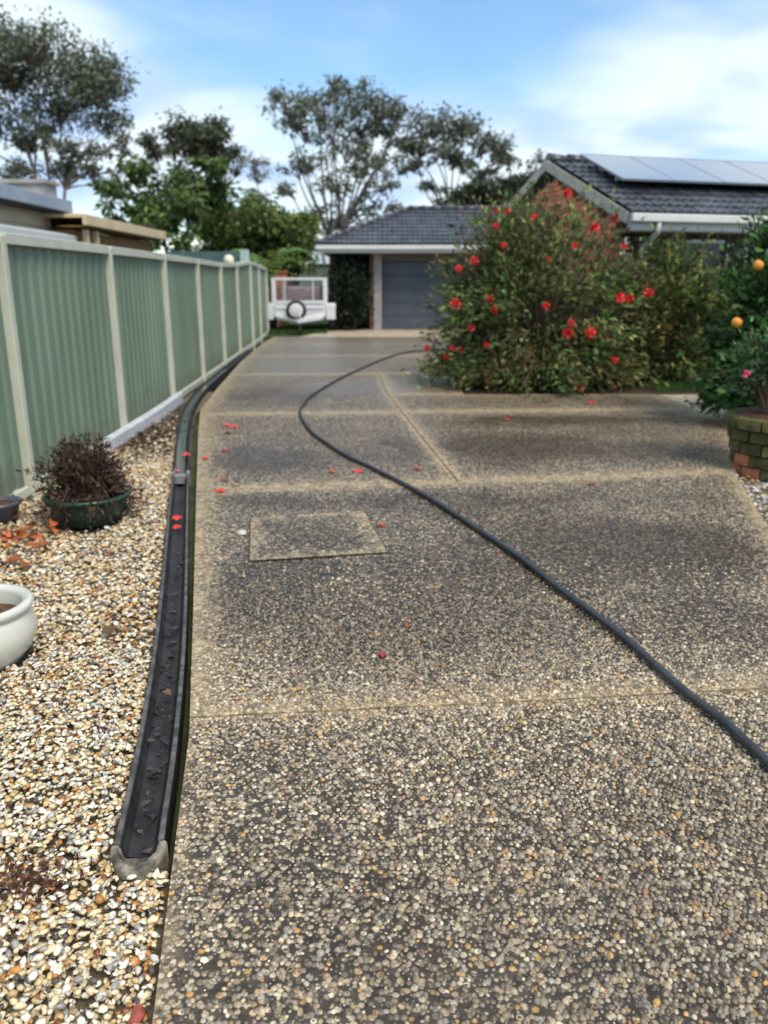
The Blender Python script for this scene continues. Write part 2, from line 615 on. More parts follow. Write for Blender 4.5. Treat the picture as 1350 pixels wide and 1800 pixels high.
DL = [(-0.20, -2.6), (-0.43, 0.4), (-0.51, 1.35), (-0.585, 1.8), (-0.70, 2.5), (-0.93, 3.56), (-1.40, 5.7), (-1.98, 8.36), (-2.3, 9.92), (-2.52, 12.1), (-2.85, 16), (-3.05, 19.3), (-3.15, 22.6), (-3.2, 24.6)]
DR = [(0.7, -2.6), (1.3, 0.4), (1.55, 1.35), (1.95, 2.8), (2.31, 4.19), (2.55, 5.06), (2.96, 6.57)]
DR2 = [(2.99, 6.60), (3.3, 7.2), (3.86, 8.7), (3.87, 12.0)]
DR3 = [(1.15, 9.0), (1.15, 11.4), (1.2, 14), (1.6, 18), (3.2, 21), (4.6, 23), (4.8, 27)]
SPLIT = [(0.62, 6.0), (0.30, 9.0), (0.04, 11.5), (-0.1, 14.2)]


def interp(tab, y):
    return float(np.interp(y, [p[1] for p in tab], [p[0] for p in tab]))


STAINS = [(gp(425, 808), 0.62, 0.50, 1.0), (gp(440, 1050), 0.50, 0.55, 1.1), (gp(720, 1085), 0.9, 0.5, 0.75), (gp(1120, 965), 0.9, 0.6, 0.65),
          (gp(880, 785), 1.1, 0.6, 0.62), (gp(1130, 790), 0.7, 0.5, 0.4), (gp(500, 692), 1.3, 0.9, 0.42), (gp(1000, 738), 1.3, 0.35, 0.55), (gp(480, 620), 1.7, 1.4, 0.12),
          (gp(780, 880), 0.9, 0.35, 0.35), (gp(430, 875), 0.5, 0.22, 0.55), (gp(1230, 1080), 0.5, 0.6, 0.40), (gp(760, 1500), 0.6, 0.4, 0.12), (gp(900, 1010), 0.9, 0.4, 0.45),
          (gp(430, 640), 1.2, 1.0, 0.15)]


def stain_at(x, y):
    r = np.zeros_like(x)
    for c, rx, ry, a in STAINS:
        r = np.maximum(r, a * np.exp(-(((x - c.x) / rx) ** 2 + ((y - c.y) / ry) ** 2) ** 1.3))
    return r


WET = [(gp(520, 630), 1.9, 3.6, 1.0), (gp(560, 605), 2.2, 3.0, 1.0), (gp(640, 680), 1.3, 1.6, 0.7), (gp(430, 800), 0.5, 0.5, 0.25)]


def wet_at(x, y):
    q = np.zeros_like(x)
    for c, rx, ry, a in WET:
        q = np.maximum(q, a * np.exp(-(((x - c.x) / rx) ** 2 + ((y - c.y) / ry) ** 2) ** 1.3))
    return q


def slab(parent, left, right, y0, y1, nx, ny, g=0.007, rimw=1.0, mat=None, rim0=0.0, wl=1.0, wr=1.3):
    """left/right: x(y) functions; y0/y1: (y at x=0, slope) joint lines"""
    def line(l, xf):
        y = l[0]
        for _ in range(6):
            y = l[0] + l[1] * xf(y)
        return y
    yl0, yl1 = line(y0, left) + g, line(y1, left) - g
    yr0, yr1 = line(y0, right) + g, line(y1, right) - g
    T, S = np.meshgrid(np.linspace(0, 1, ny), np.linspace(0, 1, nx), indexing='ij')
    yl, yr = yl0 + (yl1 - yl0) * T, yr0 + (yr1 - yr0) * T
    xl = np.vectorize(left)(yl) + g
    xr = np.vectorize(right)(yr) - g
    X, Y = xl + (xr - xl) * S, yl + (yr - yl) * S
    top = np.stack([X.ravel(), Y.ravel(), 0.0025 * np.sin(X * 2.1 + Y * 1.3).ravel() - 0.003], 1)
    W, L = (xr - xl), (yl1 - yl0)
    rim = np.minimum(np.minimum(S * W * wl, (1 - S) * W * wr), np.minimum(T, 1 - T) * L) * rimw + rim0
    F = []
    for j in range(ny - 1):
        for i in range(nx - 1):
            a = j * nx + i
            F.append([a, a + 1, a + nx + 1, a + nx])
    ring = [i for i in range(nx)] + [j * nx + nx - 1 for j in range(1, ny)] + [(ny - 1) * nx + i for i in range(nx - 2, -1, -1)] + [j * nx for j in range(ny - 2, 0, -1)]
    b0 = len(top)
    low = top[ring].copy()
    low[:, 2] = -0.12
    k = len(ring)
    for i in range(k):
        j = (i + 1) % k
        F.append([ring[j], ring[i], b0 + i, b0 + j])
    V = np.concatenate([top, low])
    rimv = np.concatenate([rim.ravel(), np.zeros(k)])
    me = raw_mesh('slab', V, F, False, None, {'rim': rimv, 'stain': stain_at(V[:, 0], V[:, 1]), 'wet': wet_at(V[:, 0], V[:, 1])})
    return obj('slab', me, mat or mat_agg, parent)


L1, L2, L3, L4, L5, L6 = (2.687, 0.1), (6.137, 0.146), (9.742, 0.077), (14.0, 0.08), (17.4, 0.04), (20.7, 0.02)
base = MB()
bl = [(x + 0.02, y) for x, y in DL]
br = [(0.62, -2.58), (1.2, 0.4), (2.2, 4.19), (2.8, 6.5), (3.7, 8.7), (3.75, 11.2), (1.1, 11.5), (1.15, 14), (1.5, 18), (3.1, 21), (4.5, 24.5)]
base.prism([(x, y, -0.14) for x, y in bl + br[::-1]], (0, 0, 0.10))
drive = tag(base.build('driveway', mat_joint), kind='structure')
lf = lambda y: interp(DL, y)
sp = lambda y: interp(SPLIT, y)
slab(drive, lf, lambda y: interp(DR, y), (-2.5, 0.05), L1, 60, 90, rimw=3.0, rim0=0.13)
slab(drive, lf, lambda y: interp(DR, y), L1, L2, 70, 70, rimw=1.35)
slab(drive, lf, sp, L2, L3, 50, 60, wr=2.6)
slab(drive, sp, lambda y: interp(DR2, y), L2, L3, 60, 60, wl=2.2)
slab(drive, lf, sp, L3, L4, 50, 60, wr=2.6)
slab(drive, sp, lambda y: 3.87, L3, (11.35, 0.0), 60, 30, wl=2.2)
slab(drive, sp, lambda y: interp(DR3, y), (11.36, 0.0), L4, 20, 40)
slab(drive, lf, lambda y: interp(DR3, y), L4, L5, 60, 40)
slab(drive, lf, lambda y: interp(DR3, y), L5, L6, 60, 40)
slab(drive, lf, lambda y: interp(DR3, y), L6, (23.4, 0.0), 60, 30)

# plain concrete strip in front of the garage and path on the right
s = MB()
s.prism([(-2.4, 23.42, -0.13), (5.2, 23.42, -0.13), (5.2, 27.0, -0.13), (-1.75, 27.0, -0.13), (-2.1, 24.8, -0.13)], (0, 0, 0.128))
tag(s.build('garage_apron', mat_apron), kind='structure')
s = MB()
s.prism([(3.89, 8.75, -0.13), (3.32, 7.18, -0.13), (9.0, 7.0, -0.13), (9.0, 11.3, -0.13), (3.89, 11.3, -0.13)], (0, 0, 0.126))
tag(s.build('path', mat_apron), kind='structure')

# real pebbles standing proud of the near concrete
def pebble_field():
    sp_ = 0.0160
    xs = np.arange(-0.9, 2.5, sp_)
    ys = np.arange(0.7, 4.5, sp_ * 0.87)
    X, Y = np.meshgrid(xs, ys)
    X = X + (np.arange(len(ys)) % 2)[:, None] * sp_ / 2
    x, y = X.ravel(), Y.ravel()
    x = x + rng.normal(0, 0.0026, len(x))
    y = y + rng.normal(0, 0.0026, len(y))
    le = np.interp(y, [p[1] for p in DL], [p[0] for p in DL])
    keep = (x > le + 0.012) & (x < 0.60 * y + 0.6) & (x < np.interp(y, [p[1] for p in DR], [p[0] for p in DR]) - 0.012) & (np.abs(y - (L1[0] + L1[1] * x)) > 0.012)
    fade = np.clip((4.4 - y) / 1.4, 0, 1)
    keep &= rng.random(len(x)) < fade * 0.90
    x, y = x[keep], y[keep]
    n = len(x)
    tv, tf = [], []
    for r, z in ((1.0, -0.25), (0.74, 0.42)):
        for k in range(6):
            a = math.pi / 3 * k + (0.3 if z > 0 else 0)
            tv.append((r * math.cos(a), r * math.sin(a), z))
    tv.append((0, 0, 0.72))
    for k in range(6):
        k2 = (k + 1) % 6
        tf += [(k, k2, 6 + k2), (k, 6 + k2, 6 + k), (6 + k, 6 + k2, 12)]
    r = rng.uniform(0.0056, 0.0096, n) * rng.choice([0.6, 0.85, 1.0, 1.25], n)
    S = np.stack([r * rng.uniform(0.85, 1.3, n), r * rng.uniform(0.75, 1.0, n), r * rng.uniform(0.65, 1.0, n)], 1)
    col = pal(PEB, PEBW, n, 0.2)
    d = np.minimum(np.abs(y - (L1[0] + L1[1] * x)), (x - np.interp(y, [p[1] for p in DL], [p[0] for p in DL])) * 0.8)
    lig = np.clip(1 - d / 0.16, 0, 1) * 0.42 * rng.uniform(0.4, 1, n) * np.clip((y - 1.3) / 1.2, 0.1, 1)
    col = col * (1 - lig[:, None]) + np.array(TAN)[None] * 1.05 * lig[:, None]
    blot = 0.5 + 0.25 * np.sin(x * 3.1 + 1.2 * np.sin(y * 2.3)) + 0.25 * np.sin(y * 4.3 + 1.7 * np.sin(x * 2.7 + 1))
    stv = np.clip(stain_at(x, y) * 0.8 + 0.42 * blot * np.clip(d / 0.4, 0, 1), 0, 0.85) * rng.uniform(0.5, 1.0, n)
    col = col * (1 - stv[:, None]) + np.array(DIRT)[None] * 1.4 * stv[:, None]
    V, F, C = scatter(np.array(tv), np.array(tf), np.stack([x, y, rng.uniform(-0.0045, 0.0, n)], 1), rot_z(rng.uniform(0, 6.28, n)), S, col)
    tag(obj('pebbles', raw_mesh('pebbles', V, F, True, C), mat_stone, drive), kind='stuff')


pebble_field()

# gravel bed on the left: sunk base sheet and loose stones
s = MB()
gl = [(-0.20, -2.6), (-0.435, 0.4), (-0.515, 1.35), (-0.595, 1.86), (-0.66, 1.90)] + [(x - 0.065, y) for x, y in DL[4:10]]
s.prism([(-3.6, -2.6, -0.16)] + [(x, y, -0.16) for x, y in gl] + [(-3.6, 12.1, -0.16)], (0, 0, 0.085))
tag(s.build('gravel_bed', mat_gravel_base), kind='structure')
s = MB()
s.prism([(x + 0.006, y, -0.155) for x, y in DR] + [(3.3, 7.1, -0.155), (9, 6.95, -0.155), (9, -2.6, -0.155)], (0, 0, 0.09))
tag(s.build('side_gravel_bed', mat_gravel_base), kind='structure')

CH = [(-0.703, 1.93), (-0.812, 2.55), (-1.024, 3.56), (-1.52, 5.7), (-2.13, 8.36), (-2.46, 10.0), (-2.68, 11.6), (-2.83, 13.5), (-2.98, 16), (-3.12, 19.0)]
GRV = [(0.76, 0.70, 0.57), (0.68, 0.55, 0.34), (0.52, 0.37, 0.17), (0.42, 0.19, 0.05), (0.30, 0.29, 0.27), (0.50, 0.50, 0.47), (0.07, 0.06, 0.05), (0.26, 0.10, 0.05)]
GRW = [31, 29, 15, 6, 7, 8, 5, 1.5]


def gravel(name, pts, zfun, size, palette_w, lod):
    n = len(pts)
    out = []
    which = rng.integers(0, 5, n)
    for k in range(5):
        m = which == k
        if not m.any():
            continue
        p = pts[m]
        tv, tf = ico(lod, 0.45, 1.0)
        r = rng.uniform(*size, m.sum()) * rng.choice([0.75, 1, 1, 1.25], m.sum())
        S = np.stack([r * rng.uniform(1, 1.5, m.sum()), r * rng.uniform(0.75, 1.0, m.sum()), r * rng.uniform(0.38, 0.66, m.sum())], 1)
        R = rot_z(rng.uniform(0, 6.28, m.sum())) @ rand_rot(m.sum(), 0.09)
        out.append(scatter(tv, tf, p, R, S, pal(GRV, palette_w, m.sum(), 0.14)))
    return join(out)


def gravel_points():
    xs, ys = [], []
    n = 165000
    x = rng.uniform(-2.9, -0.45, n)
    y = rng.uniform(1.0, 10.0, n)
    ch = np.interp(y, [p[1] for p in CH], [p[0] for p in CH]) - 0.085
    le = np.interp(y, [p[1] for p in DL], [p[0] for p in DL]) - 0.012
    lim = np.where(y < 1.86, le, ch)
    keep = (x < lim) & (x > -0.56 * y - 0.45) & (x > -2.72)
    # bare dark earth under the fence between the strip and the channel
    bare = (y > 7.2) & (rng.random(n) < np.clip((y - 7.0) / 1.6, 0, 0.93))
    keep &= ~bare
    keep &= ((x + 2.02) ** 2 + (y - 5.22) ** 2 > 0.05) & ((x + 1.70) ** 2 + (y - 3.16) ** 2 > 0.025)
    return x[keep], y[keep]


gx, gy = gravel_points()
dens = np.clip(1.0 - (gy - 1.0) / 22, 0.3, 1)
gz = -0.068 + rng.random(len(gx)) ** 0.8 * 0.045 + 0.012 * np.sin(gx * 5 + gy * 3)
P = np.stack([gx, gy, gz], 1)
nearm = gy < 3.3
parts = [gravel('g', P[nearm], None, (0.0062, 0.0112), GRW, 1), gravel('g', P[~nearm][::2], None, (0.0085, 0.0135), [25, 30, 18, 9, 7, 5, 6, 2], 1)]
V, F, C = join(parts)
tag(obj('gravel', raw_mesh('gravel', V, F, False, C), mat_gravel), 'loose cream and white quartz gravel between the green fence and the drain channel', 'gravel', kind='stuff')
n = 9000
x = rng.uniform(1.6, 4.6, n); y = rng.uniform(2.0, 6.9, n)
keep = (x > np.interp(y, [p[1] for p in DR], [p[0] for p in DR]) + 0.012) & ((x - 3.36) ** 2 + (y - 6.62) ** 2 > 0.12)
x, y = x[keep], y[keep]
V, F, C = gravel('g', np.stack([x, y, -0.055 + 0.035 * rng.random(len(x))], 1), None, (0.010, 0.017), [30, 14, 6, 2, 22, 20, 4, 1], 1)
tag(obj('side_gravel', raw_mesh('side_gravel', V, F, False, C), mat_gravel), 'grey white gravel at the foot of the mossy planter', 'gravel', kind='stuff')

# dark soil and litter at the fence foot
s = MB()
s.prism([(-2.66, 7.4, -0.085), (-2.05, 7.5, -0.085), (-2.25, 8.4, -0.085), (-2.56, 10.0, -0.085), (-2.72, 11.2, -0.085)], (0, 0, 0.035))
tag(s.build('soil_patch', mat_soil), kind='structure')


def litter(name, label, n, fx, fy, z, cols, w, size, mat=mat_leaf):
    p = np.stack([fx(n), fy(n), z + 0.02 * rng.random(n)], 1)
    R = rot_z(rng.uniform(0, 6.28, n)) @ rand_rot(n, 0.08)
    r = rng.uniform(*size, n)
    V, F, C = scatter(LEAF_V, LEAF_F, p, R, np.stack([r * 0.5, r, r], 1), pal(cols, w, n, 0.3))
    tag(obj(name, raw_mesh(name, V, F, False, C), mat), label, 'leaf litter', kind='stuff')


litter('leaf_litter', 'dark rotting leaf litter on bare earth at the fence foot', 420, lambda n: -2.38 + rng.normal(0, 0.15, n), lambda n: 8.4 + rng.normal(0, 0.7, n), -0.04,
       [(0.05, 0.03, 0.02), (0.12, 0.07, 0.04), (0.22, 0.16, 0.1)], [5, 3, 1], (0.04, 0.10))
litter('bark_litter', 'damp brown bark crumbs on gravel beside the round channel end', 150, lambda n: -0.97 + rng.normal(0, 0.055, n), lambda n: 1.80 + rng.normal(0, 0.06, n), -0.022,
       [(0.12, 0.05, 0.025), (0.07, 0.03, 0.015)], [1, 1], (0.012, 0.03))

litter('gravel_litter', 'small brown leaf scraps scattered over the gravel bed', 340, lambda n: -1.02 - np.abs(rng.normal(0, 0.35, n)), lambda n: 1.9 + np.abs(rng.normal(0, 1.6, n)), -0.028,
       [(0.11, 0.055, 0.03), (0.06, 0.035, 0.02), (0.2, 0.11, 0.05)], [3, 3, 1], (0.012, 0.032))

# garden bed soil on the right
s = MB()
s.prism([(1.18, 11.42, -0.12), (9, 11.42, -0.12), (9, 16, -0.12), (2.2, 20.8, -0.12), (1.65, 18, -0.12), (1.24, 14, -0.12)], (0, 0, 0.105))
tag(s.build('garden_bed', mat_soil), kind='structure')


def grass(name, label, n, fx, fy, z, h):
    p = np.stack([fx(n), fy(n), np.full(n, z)], 1)
    d = np.stack([rng.normal(0, 0.3, n), rng.normal(0, 0.3, n), np.ones(n)], 1)
    hh = rng.uniform(h * 0.5, h, n)
    tv = np.array([[-0.5, 0, 0], [0.5, 0, 0], [0.3, 0.6, 0.02], [0, 1, 0.12]], float)
    V, F, C = scatter(tv, np.array([[0, 1, 2, 3]]), p, frame_from(d), np.stack([hh * 0.10, hh, hh], 1), pal([(0.05, 0.12, 0.02), (0.08, 0.16, 0.03), (0.03, 0.07, 0.015)], [3, 2, 2], n, 0.2))
    tag(obj(name, raw_mesh(name, V, F, False, C), mat_leaf), label, 'grass', kind='stuff')


grass('lawn_grass', 'rough green grass under and around the white trailer', 7000, lambda n: rng.uniform(-3.55, -1.75, n), lambda n: rng.uniform(24.7, 29, n), -0.04, 0.16)
grass('bed_grass', 'strip of short green grass along the edge of the garden bed', 2600, lambda n: rng.uniform(3.9, 6.3, n), lambda n: rng.uniform(11.45, 12.1, n), 0.02, 0.13)
s = MB()
s.prism([(-3.7, 24.62, -0.13), (-2.15, 24.85, -0.13), (-1.78, 27.0, -0.13), (-1.78, 40, -0.13), (-6, 40, -0.13)], (0, 0, 0.10))
tag(s.build('lawn', M('lawn_earth', (0.045, 0.085, 0.02), 0.9, 0.4, 5, 0.6)), kind='structure')

# ------------------------------------------------------------------ fence
FP = [(-2.74, 3.55), (-2.75, 5.95), (-2.78, 8.35), (-2.87, 10.75), (-2.98, 13.15), (-3.09, 15.55), (-3.21, 17.95), (-3.30, 20.35), (-3.46, 22.75), (-3.60, 25.15)]
FT = [1.84, 1.84, 1.84, 1.84, 1.84, 1.83, 1.87, 1.97, 1.93, 1.88]
fence = empty('fence', (-2.75, 5.95, 0), 0, 'long green corrugated steel fence with pale cream posts and rails', 'fence')
finv = Matrix.Translation((2.75, -5.95, 0))


def fadd(mb, name, mat, smooth=False, bevel=0.0, label=None):
    mb.v = [tuple(finv @ Vector(p)) for p in mb.v]
    o = mb.build(name, mat, fence, smooth, bevel)
    if label:
        o['label'] = label
    return o


for i, (x, y) in enumerate(FP):
    zt = FT[i]
    d = Vector((FP[min(i + 1, len(FP) - 1)][0] - FP[max(i - 1, 0)][0], FP[min(i + 1, len(FP) - 1)][1] - FP[max(i - 1, 0)][1], 0)).normalized()
    M3 = d.to_track_quat('Y', 'Z').to_matrix()
    fadd(MB().box((x, y, (zt - 0.14) / 2 + 0.01), (0.125, 0.075, zt + 0.16), M3), 'post', mat_cream, bevel=0.008)
for i in range(len(FP) - 1):
    a, b = Vector((*FP[i], 0)), Vector((*FP[i + 1], 0))
    za, zb = FT[i], FT[i + 1]
    d = (b - a).normalized()
    r = Vector((d.y, -d.x, 0))
    a2, b2 = a + d * 0.047, b - d * 0.047
    # trapezoidal ribs
    L = (b2 - a2).length
    prof, u, pitch = [], 0.0, L / 12
    for k in range(12):
        for du, o in ((0, -0.012), (0.40, -0.012), (0.52, 0.010), (0.88, 0.010)):
            prof.append((u + du * pitch, o))
        u += pitch
    prof.append((L, -0.012))
    V, F = [], []
    for uu, o in prof:
        p = a2 + d * uu + r * o
        t = uu / L
        V += [(p.x, p.y, -0.02), (p.x, p.y, za + (zb - za) * t - 0.03)]
    for k in range(len(prof) - 1):
        F.append([2 * k, 2 * k + 2, 2 * k + 3, 2 * k + 1])
    mb = MB()
    mb.v, mb.f = V, F
    o = fadd(mb, 'panel', mat_green)
    sm = o.modifiers.new('sheet', 'SOLIDIFY')
    sm.thickness = 0.002
    fadd(MB().beam(a2 + Vector((0, 0, za)), b2 + Vector((0, 0, zb)), 0.11, 0.08), 'top_rail', mat_cream, bevel=0.006)
    fadd(MB().beam(a2 + Vector((0, 0, 0.0)), b2 + Vector((0, 0, 0.0)), 0.09, 0.085), 'bottom_rail', mat_cream, bevel=0.006)
# cap light near the far end
t = empty('post_light', at(403, 470, 18.0), 0, 'small round cream light on top of the fence rail', 'light')
MB().lathe([(0.001, 0.26), (0.06, 0.25), (0.10, 0.20), (0.11, 0.13), (0.085, 0.06), (0.05, 0.03)], 20).build('globe', M('cream_globe', (0.75, 0.70, 0.55), 0.3), t, True)
MB().lathe([(0.001, 0.035), (0.055, 0.035), (0.055, -0.03), (0.001, -0.03)], 16).build('base', mat_steel, t)

# pale strip along the fence foot
pth = [Vector((-2.69, 7.55, 0)), Vector((-2.705, 8.35, 0)), Vector((-2.73, 9.5, 0)), Vector((-2.80, 10.9, 0))]
o = MB().sweep(smooth_path(pth, 5), [(-0.04, -0.06), (-0.04, 0.075), (-0.02, 0.085), (0.03, 0.08), (0.045, 0.065), (0.045, -0.06)]).build('edging_strip', M('pale_concrete_edge', (0.50, 0.52, 0.56), 0.5, 0.18, 8, 0.3), None)
tag(o, 'pale grey concrete edging strip along the foot of the fence', 'edging')

# ------------------------------------------------------------------ drain channel
chan = empty('drain_channel', (-0.725, 1.97, 0), 0, 'black open drain channel with worn grey rims running along the drive edge', 'drain')
cinv = Vector((0.725, -1.97, 0))
cp = smooth_path([(x, y, 0) for x, y in CH], 10)
U = [(-0.080, -0.11), (-0.080, -0.004), (-0.060, -0.004), (-0.054, -0.022), (-0.040, -0.042), (0, -0.052), (0.040, -0.042), (0.054, -0.022), (0.060, -0.004), (0.080, -0.004), (0.080, -0.11)]
U = [(u * 0.86, z) for u, z in U]
segs = [(0, 15), (15, 33), (33, 45), (45, 60), (60, 75), (75, 90)]


def cadd(mb, name, mat, smooth=False):
    mb.v = [tuple(Vector(p) + cinv) for p in mb.v]
    return mb.build(name, mat, chan, smooth)


for a, b in segs:
    pts = [p.copy() for p in cp[a:b + 1]]
    d = (pts[-1] - pts[-2]).normalized()
    pts[-1] = pts[-1] - d * 0.008
    cadd(MB().sweep(pts, U), 'channel_section', mat_chan)
    for sx in (-1, 1):
        cadd(MB().sweep(pts, [(sx * 0.061 - 0.008, -0.01), (sx * 0.061 - 0.008, 0.003), (sx * 0.061 - 0.005, 0.005), (sx * 0.061 + 0.005, 0.005), (sx * 0.061 + 0.008, 0.003), (sx * 0.061 + 0.008, -0.01)]),
             'rim', mat_rimgrey if a < 30 else mat_chan)
V, F = [], []
for p in cp[32:76]:
    V += [(p.x - 0.049 + 0.725, p.y - 1.97, -0.020), (p.x + 0.035 + 0.725, p.y - 1.97, -0.020)]
F = [[2 * i, 2 * i + 1, 2 * i + 3, 2 * i + 2] for i in range(43)]
obj('water', raw_mesh('water', V, F), mat_water, chan)
# rounded cement end
mb = MB()
nseg = 14
dirv = (cp[1] - cp[0]).normalized()
rv = Vector((dirv.y, -dirv.x, 0))
for i in range(nseg + 1):
    a = math.pi * i / nseg
    o_ = rv * math.cos(a) - dirv * math.sin(a) * 1.45
    c0 = cp[0] - dirv * 0.004
    for rr, z in ((0.080, -0.10), (0.078, -0.006), (0.072, 0.002), (0.058, 0.001), (0.050, -0.014), (0.042, -0.046), (0.0, -0.051)):
        p = c0 + o_ * rr
        mb.v.append((p.x, p.y, z + 0.002 * math.sin(i * 2.3)))
for i in range(nseg):
    for k in range(6):
        mb.f.append([i * 7 + k, i * 7 + k + 1, (i + 1) * 7 + k + 1, (i + 1) * 7 + k])
cadd(mb, 'end_cap', mat_cement, True)
# connector collar between two sections
p, d = cp[33], (cp[34] - cp[32]).normalized()
cadd(MB().sweep([p - d * 0.05, p + d * 0.05], [(-0.077, -0.1), (-0.077, 0.008), (-0.05, 0.011), (-0.043, -0.016), (0.043, -0.016), (0.05, 0.011), (0.077, 0.008), (0.077, -0.1)]), 'collar', M('dull_grey_collar', (0.2, 0.2, 0.2), 0.5, 0.3, 10))
ci = rng.integers(0, 26, 150)
litter('silt_litter', 'black sludge and leaf scraps lying in the near end of the drain channel', 150, lambda n: np.array([cp[k].x for k in ci]) + rng.normal(0, 0.02, n), lambda n: np.array([cp[k].y for k in ci]) + rng.uniform(-0.1, 0.1, n), -0.052,
       [(0.02, 0.018, 0.017), (0.045, 0.035, 0.03), (0.09, 0.075, 0.06)], [5, 3, 0.6], (0.015, 0.05), mat_gravel)

# ------------------------------------------------------------------ inspection cover
hc = [gp(440, 911), gp(640, 898), gp(682, 972), gp(438, 987)]
ctr = sum(hc, Vector()) / 4
cov = empty('inspection_cover', (ctr.x, ctr.y, 0), 0, 'flat concrete inspection cover set into the drive with dark gaps on its sides', 'drain cover')


def ring(sc_):
    return [Vector(((p.x - ctr.x) * sc_[0], (p.y - ctr.y) * sc_[1], 0)) for p in hc]


mb = MB().prism([p + Vector((0, 0, 0.0002)) for p in ring((1.012, 1.002))], (0, 0, 0.0025))
mb.build('frame', mat_joint, cov)
q = ring((0.99, 0.985))
T, S = np.meshgrid(np.linspace(0, 1, 24), np.linspace(0, 1, 24), indexing='ij')
q3 = [np.array(p) for p in (q[3], q[2], q[1], q[0])]
top = ((1 - S)[..., None] * (1 - T)[..., None] * q3[0] + S[..., None] * (1 - T)[..., None] * q3[1] + S[..., None] * T[..., None] * q3[2] + (1 - S)[..., None] * T[..., None] * q3[3]).reshape(-1, 3)
top[:, 2] = 0.0048
F = [[j * 24 + i, j * 24 + i + 1, (j + 1) * 24 + i + 1, (j + 1) * 24 + i] for j in range(23) for i in range(23)]
rimv = np.minimum(np.minimum(S, 1 - S) * 0.8, np.minimum(T, 1 - T) * 0.9).ravel() * 1.6 + 0.06
obj('lid', raw_mesh('lid', top, F, False, None, {'rim': rimv, 'stain': np.full(len(top), 0.25)}), mat_agg, cov)
o = MB().lathe([(0.001, 0.022), (0.026, 0.02), (0.031, 0.012), (0.032, 0.0)], 20, (0, 0, 0)).build('plastic_disc', M('dirty_white_plastic', (0.46, 0.45, 0.42), 0.5, 0.25, 40), None, True)
o.location = gp(425, 938)
tag(o, 'small round white plastic cap on the drive left of the inspection cover', 'cap')

# ------------------------------------------------------------------ hose
hp = [(1480, 1450), (1350, 1335), (1200, 1210), (1000, 1045), (850, 935), (700, 845), (610, 800), (552, 763), (529, 727), (541, 700), (580, 675), (640, 645), (700, 622), (745, 616), (800, 613)]
pts = []
for i, p in enumerate(smooth_path([Vector((0.9, -2.2, 0.022)), Vector((1.28, 0.2, 0.022)), Vector((1.36, 1.4, 0.022))] + [gp(*q, 0.022) for q in hp[1:]], 10)):
    w = 0.012 * math.sin(i * 0.45) * math.sin(i * 0.17)
    pts.append((p.x + w, p.y, 0.022))
tag(MB().tube(pts, 0.0170, 12).build('hose', mat_hose, None, True), 'long black rubber hose snaking across the driveway', 'hose')

# ------------------------------------------------------------------ pots on the gravel
p0 = Vector((-2.02, 5.24, -0.05))
pot = empty('planter_bowl', p0, 0, 'low dark green plastic bowl pot holding a dead brown plant by the fence', 'pot')
MB().lathe([(0.001, 0.0), (0.15, 0.0), (0.19, 0.03), (0.245, 0.12), (0.265, 0.185), (0.285, 0.19), (0.285, 0.215), (0.262, 0.215), (0.235, 0.12), (0.001, 0.12)], 44).build('bowl', mat_pot, pot, True)
MB().lathe([(0.001, 0.175), (0.15, 0.172), (0.248, 0.160), (0.248, 0.15)], 30).build('soil', mat_potsoil, pot, True)
plant = empty('dead_shrub', p0 + Vector((0, 0, 0.17)), 0, 'dry dark brown twiggy shrub withered in the green bowl pot', 'plant')
mb, lp, ld = MB(), [], []
for k in range(170):
    a, el = random.uniform(0, 2 * math.pi), random.uniform(0.05, 1.45)
    R_ = random.uniform(0.22, 0.47)
    e = Vector((math.cos(a) * math.cos(el) * R_ * 0.95, math.sin(a) * math.cos(el) * R_ * 0.8, math.sin(el) * R_ * 0.85 - (0.13 if el < 0.5 else 0)))
    b = Vector((math.cos(a) * 0.08, math.sin(a) * 0.08, 0))
    c = (b + e) / 2 + Vector((0, 0, 0.10))
    pp = smooth_path([b, c, e], 4)
    mb.tube(pp, [0.0045 - 0.003 * i / (len(pp) - 1) for i in range(len(pp))], 4, False)
    for q in pp[3:]:
        for _ in range(5):
            lp.append(np.array(q) + rng.normal(0, 0.03, 3))
            ld.append(np.array((e - b).normalized()) + rng.normal(0, 0.7, 3))
mb.build('stem', mat_twig, plant)
lp, ld = np.array(lp), np.array(ld)
sz = rng.uniform(0.025, 0.055, len(lp))
V, F, C = scatter(LEAF_V, LEAF_F, lp, frame_from(ld), np.stack([sz * 0.35, sz, sz], 1), pal([(0.055, 0.032, 0.026), (0.095, 0.055, 0.04), (0.14, 0.09, 0.06), (0.05, 0.07, 0.03)], [5, 5, 2, 1.2], len(lp), 0.25))
obj('foliage', raw_mesh('foliage', V, F, False, C), mat_leaf, plant)

p1 = Vector((-1.735, 3.14, -0.045))
pot2 = empty('ceramic_pot', p1, 0, 'round glazed cream ceramic pot half filled with brown soil on the gravel', 'pot')
MB().lathe([(0.001, 0.0), (0.135, 0.0), (0.15, 0.012), (0.20, 0.07), (0.228, 0.135), (0.230, 0.175), (0.214, 0.225), (0.208, 0.240), (0.222, 0.250), (0.229, 0.265), (0.224, 0.281), (0.205, 0.286), (0.188, 0.279), (0.182, 0.262), (0.192, 0.20), (0.19, 0.15), (0.001, 0.13)], 56).build('bowl', mat_ceramic, pot2, True)
mb = MB().lathe([(0.001, 0.215), (0.08, 0.213), (0.15, 0.207), (0.193, 0.197), (0.193, 0.18)], 36)
mb.build('soil', mat_potsoil, pot2, True)
p2 = Vector((-2.62, 5.22, -0.05))
pot3 = empty('grey_pot', p2, 0, 'small dark blue grey pot against the fence at the edge of view', 'pot')
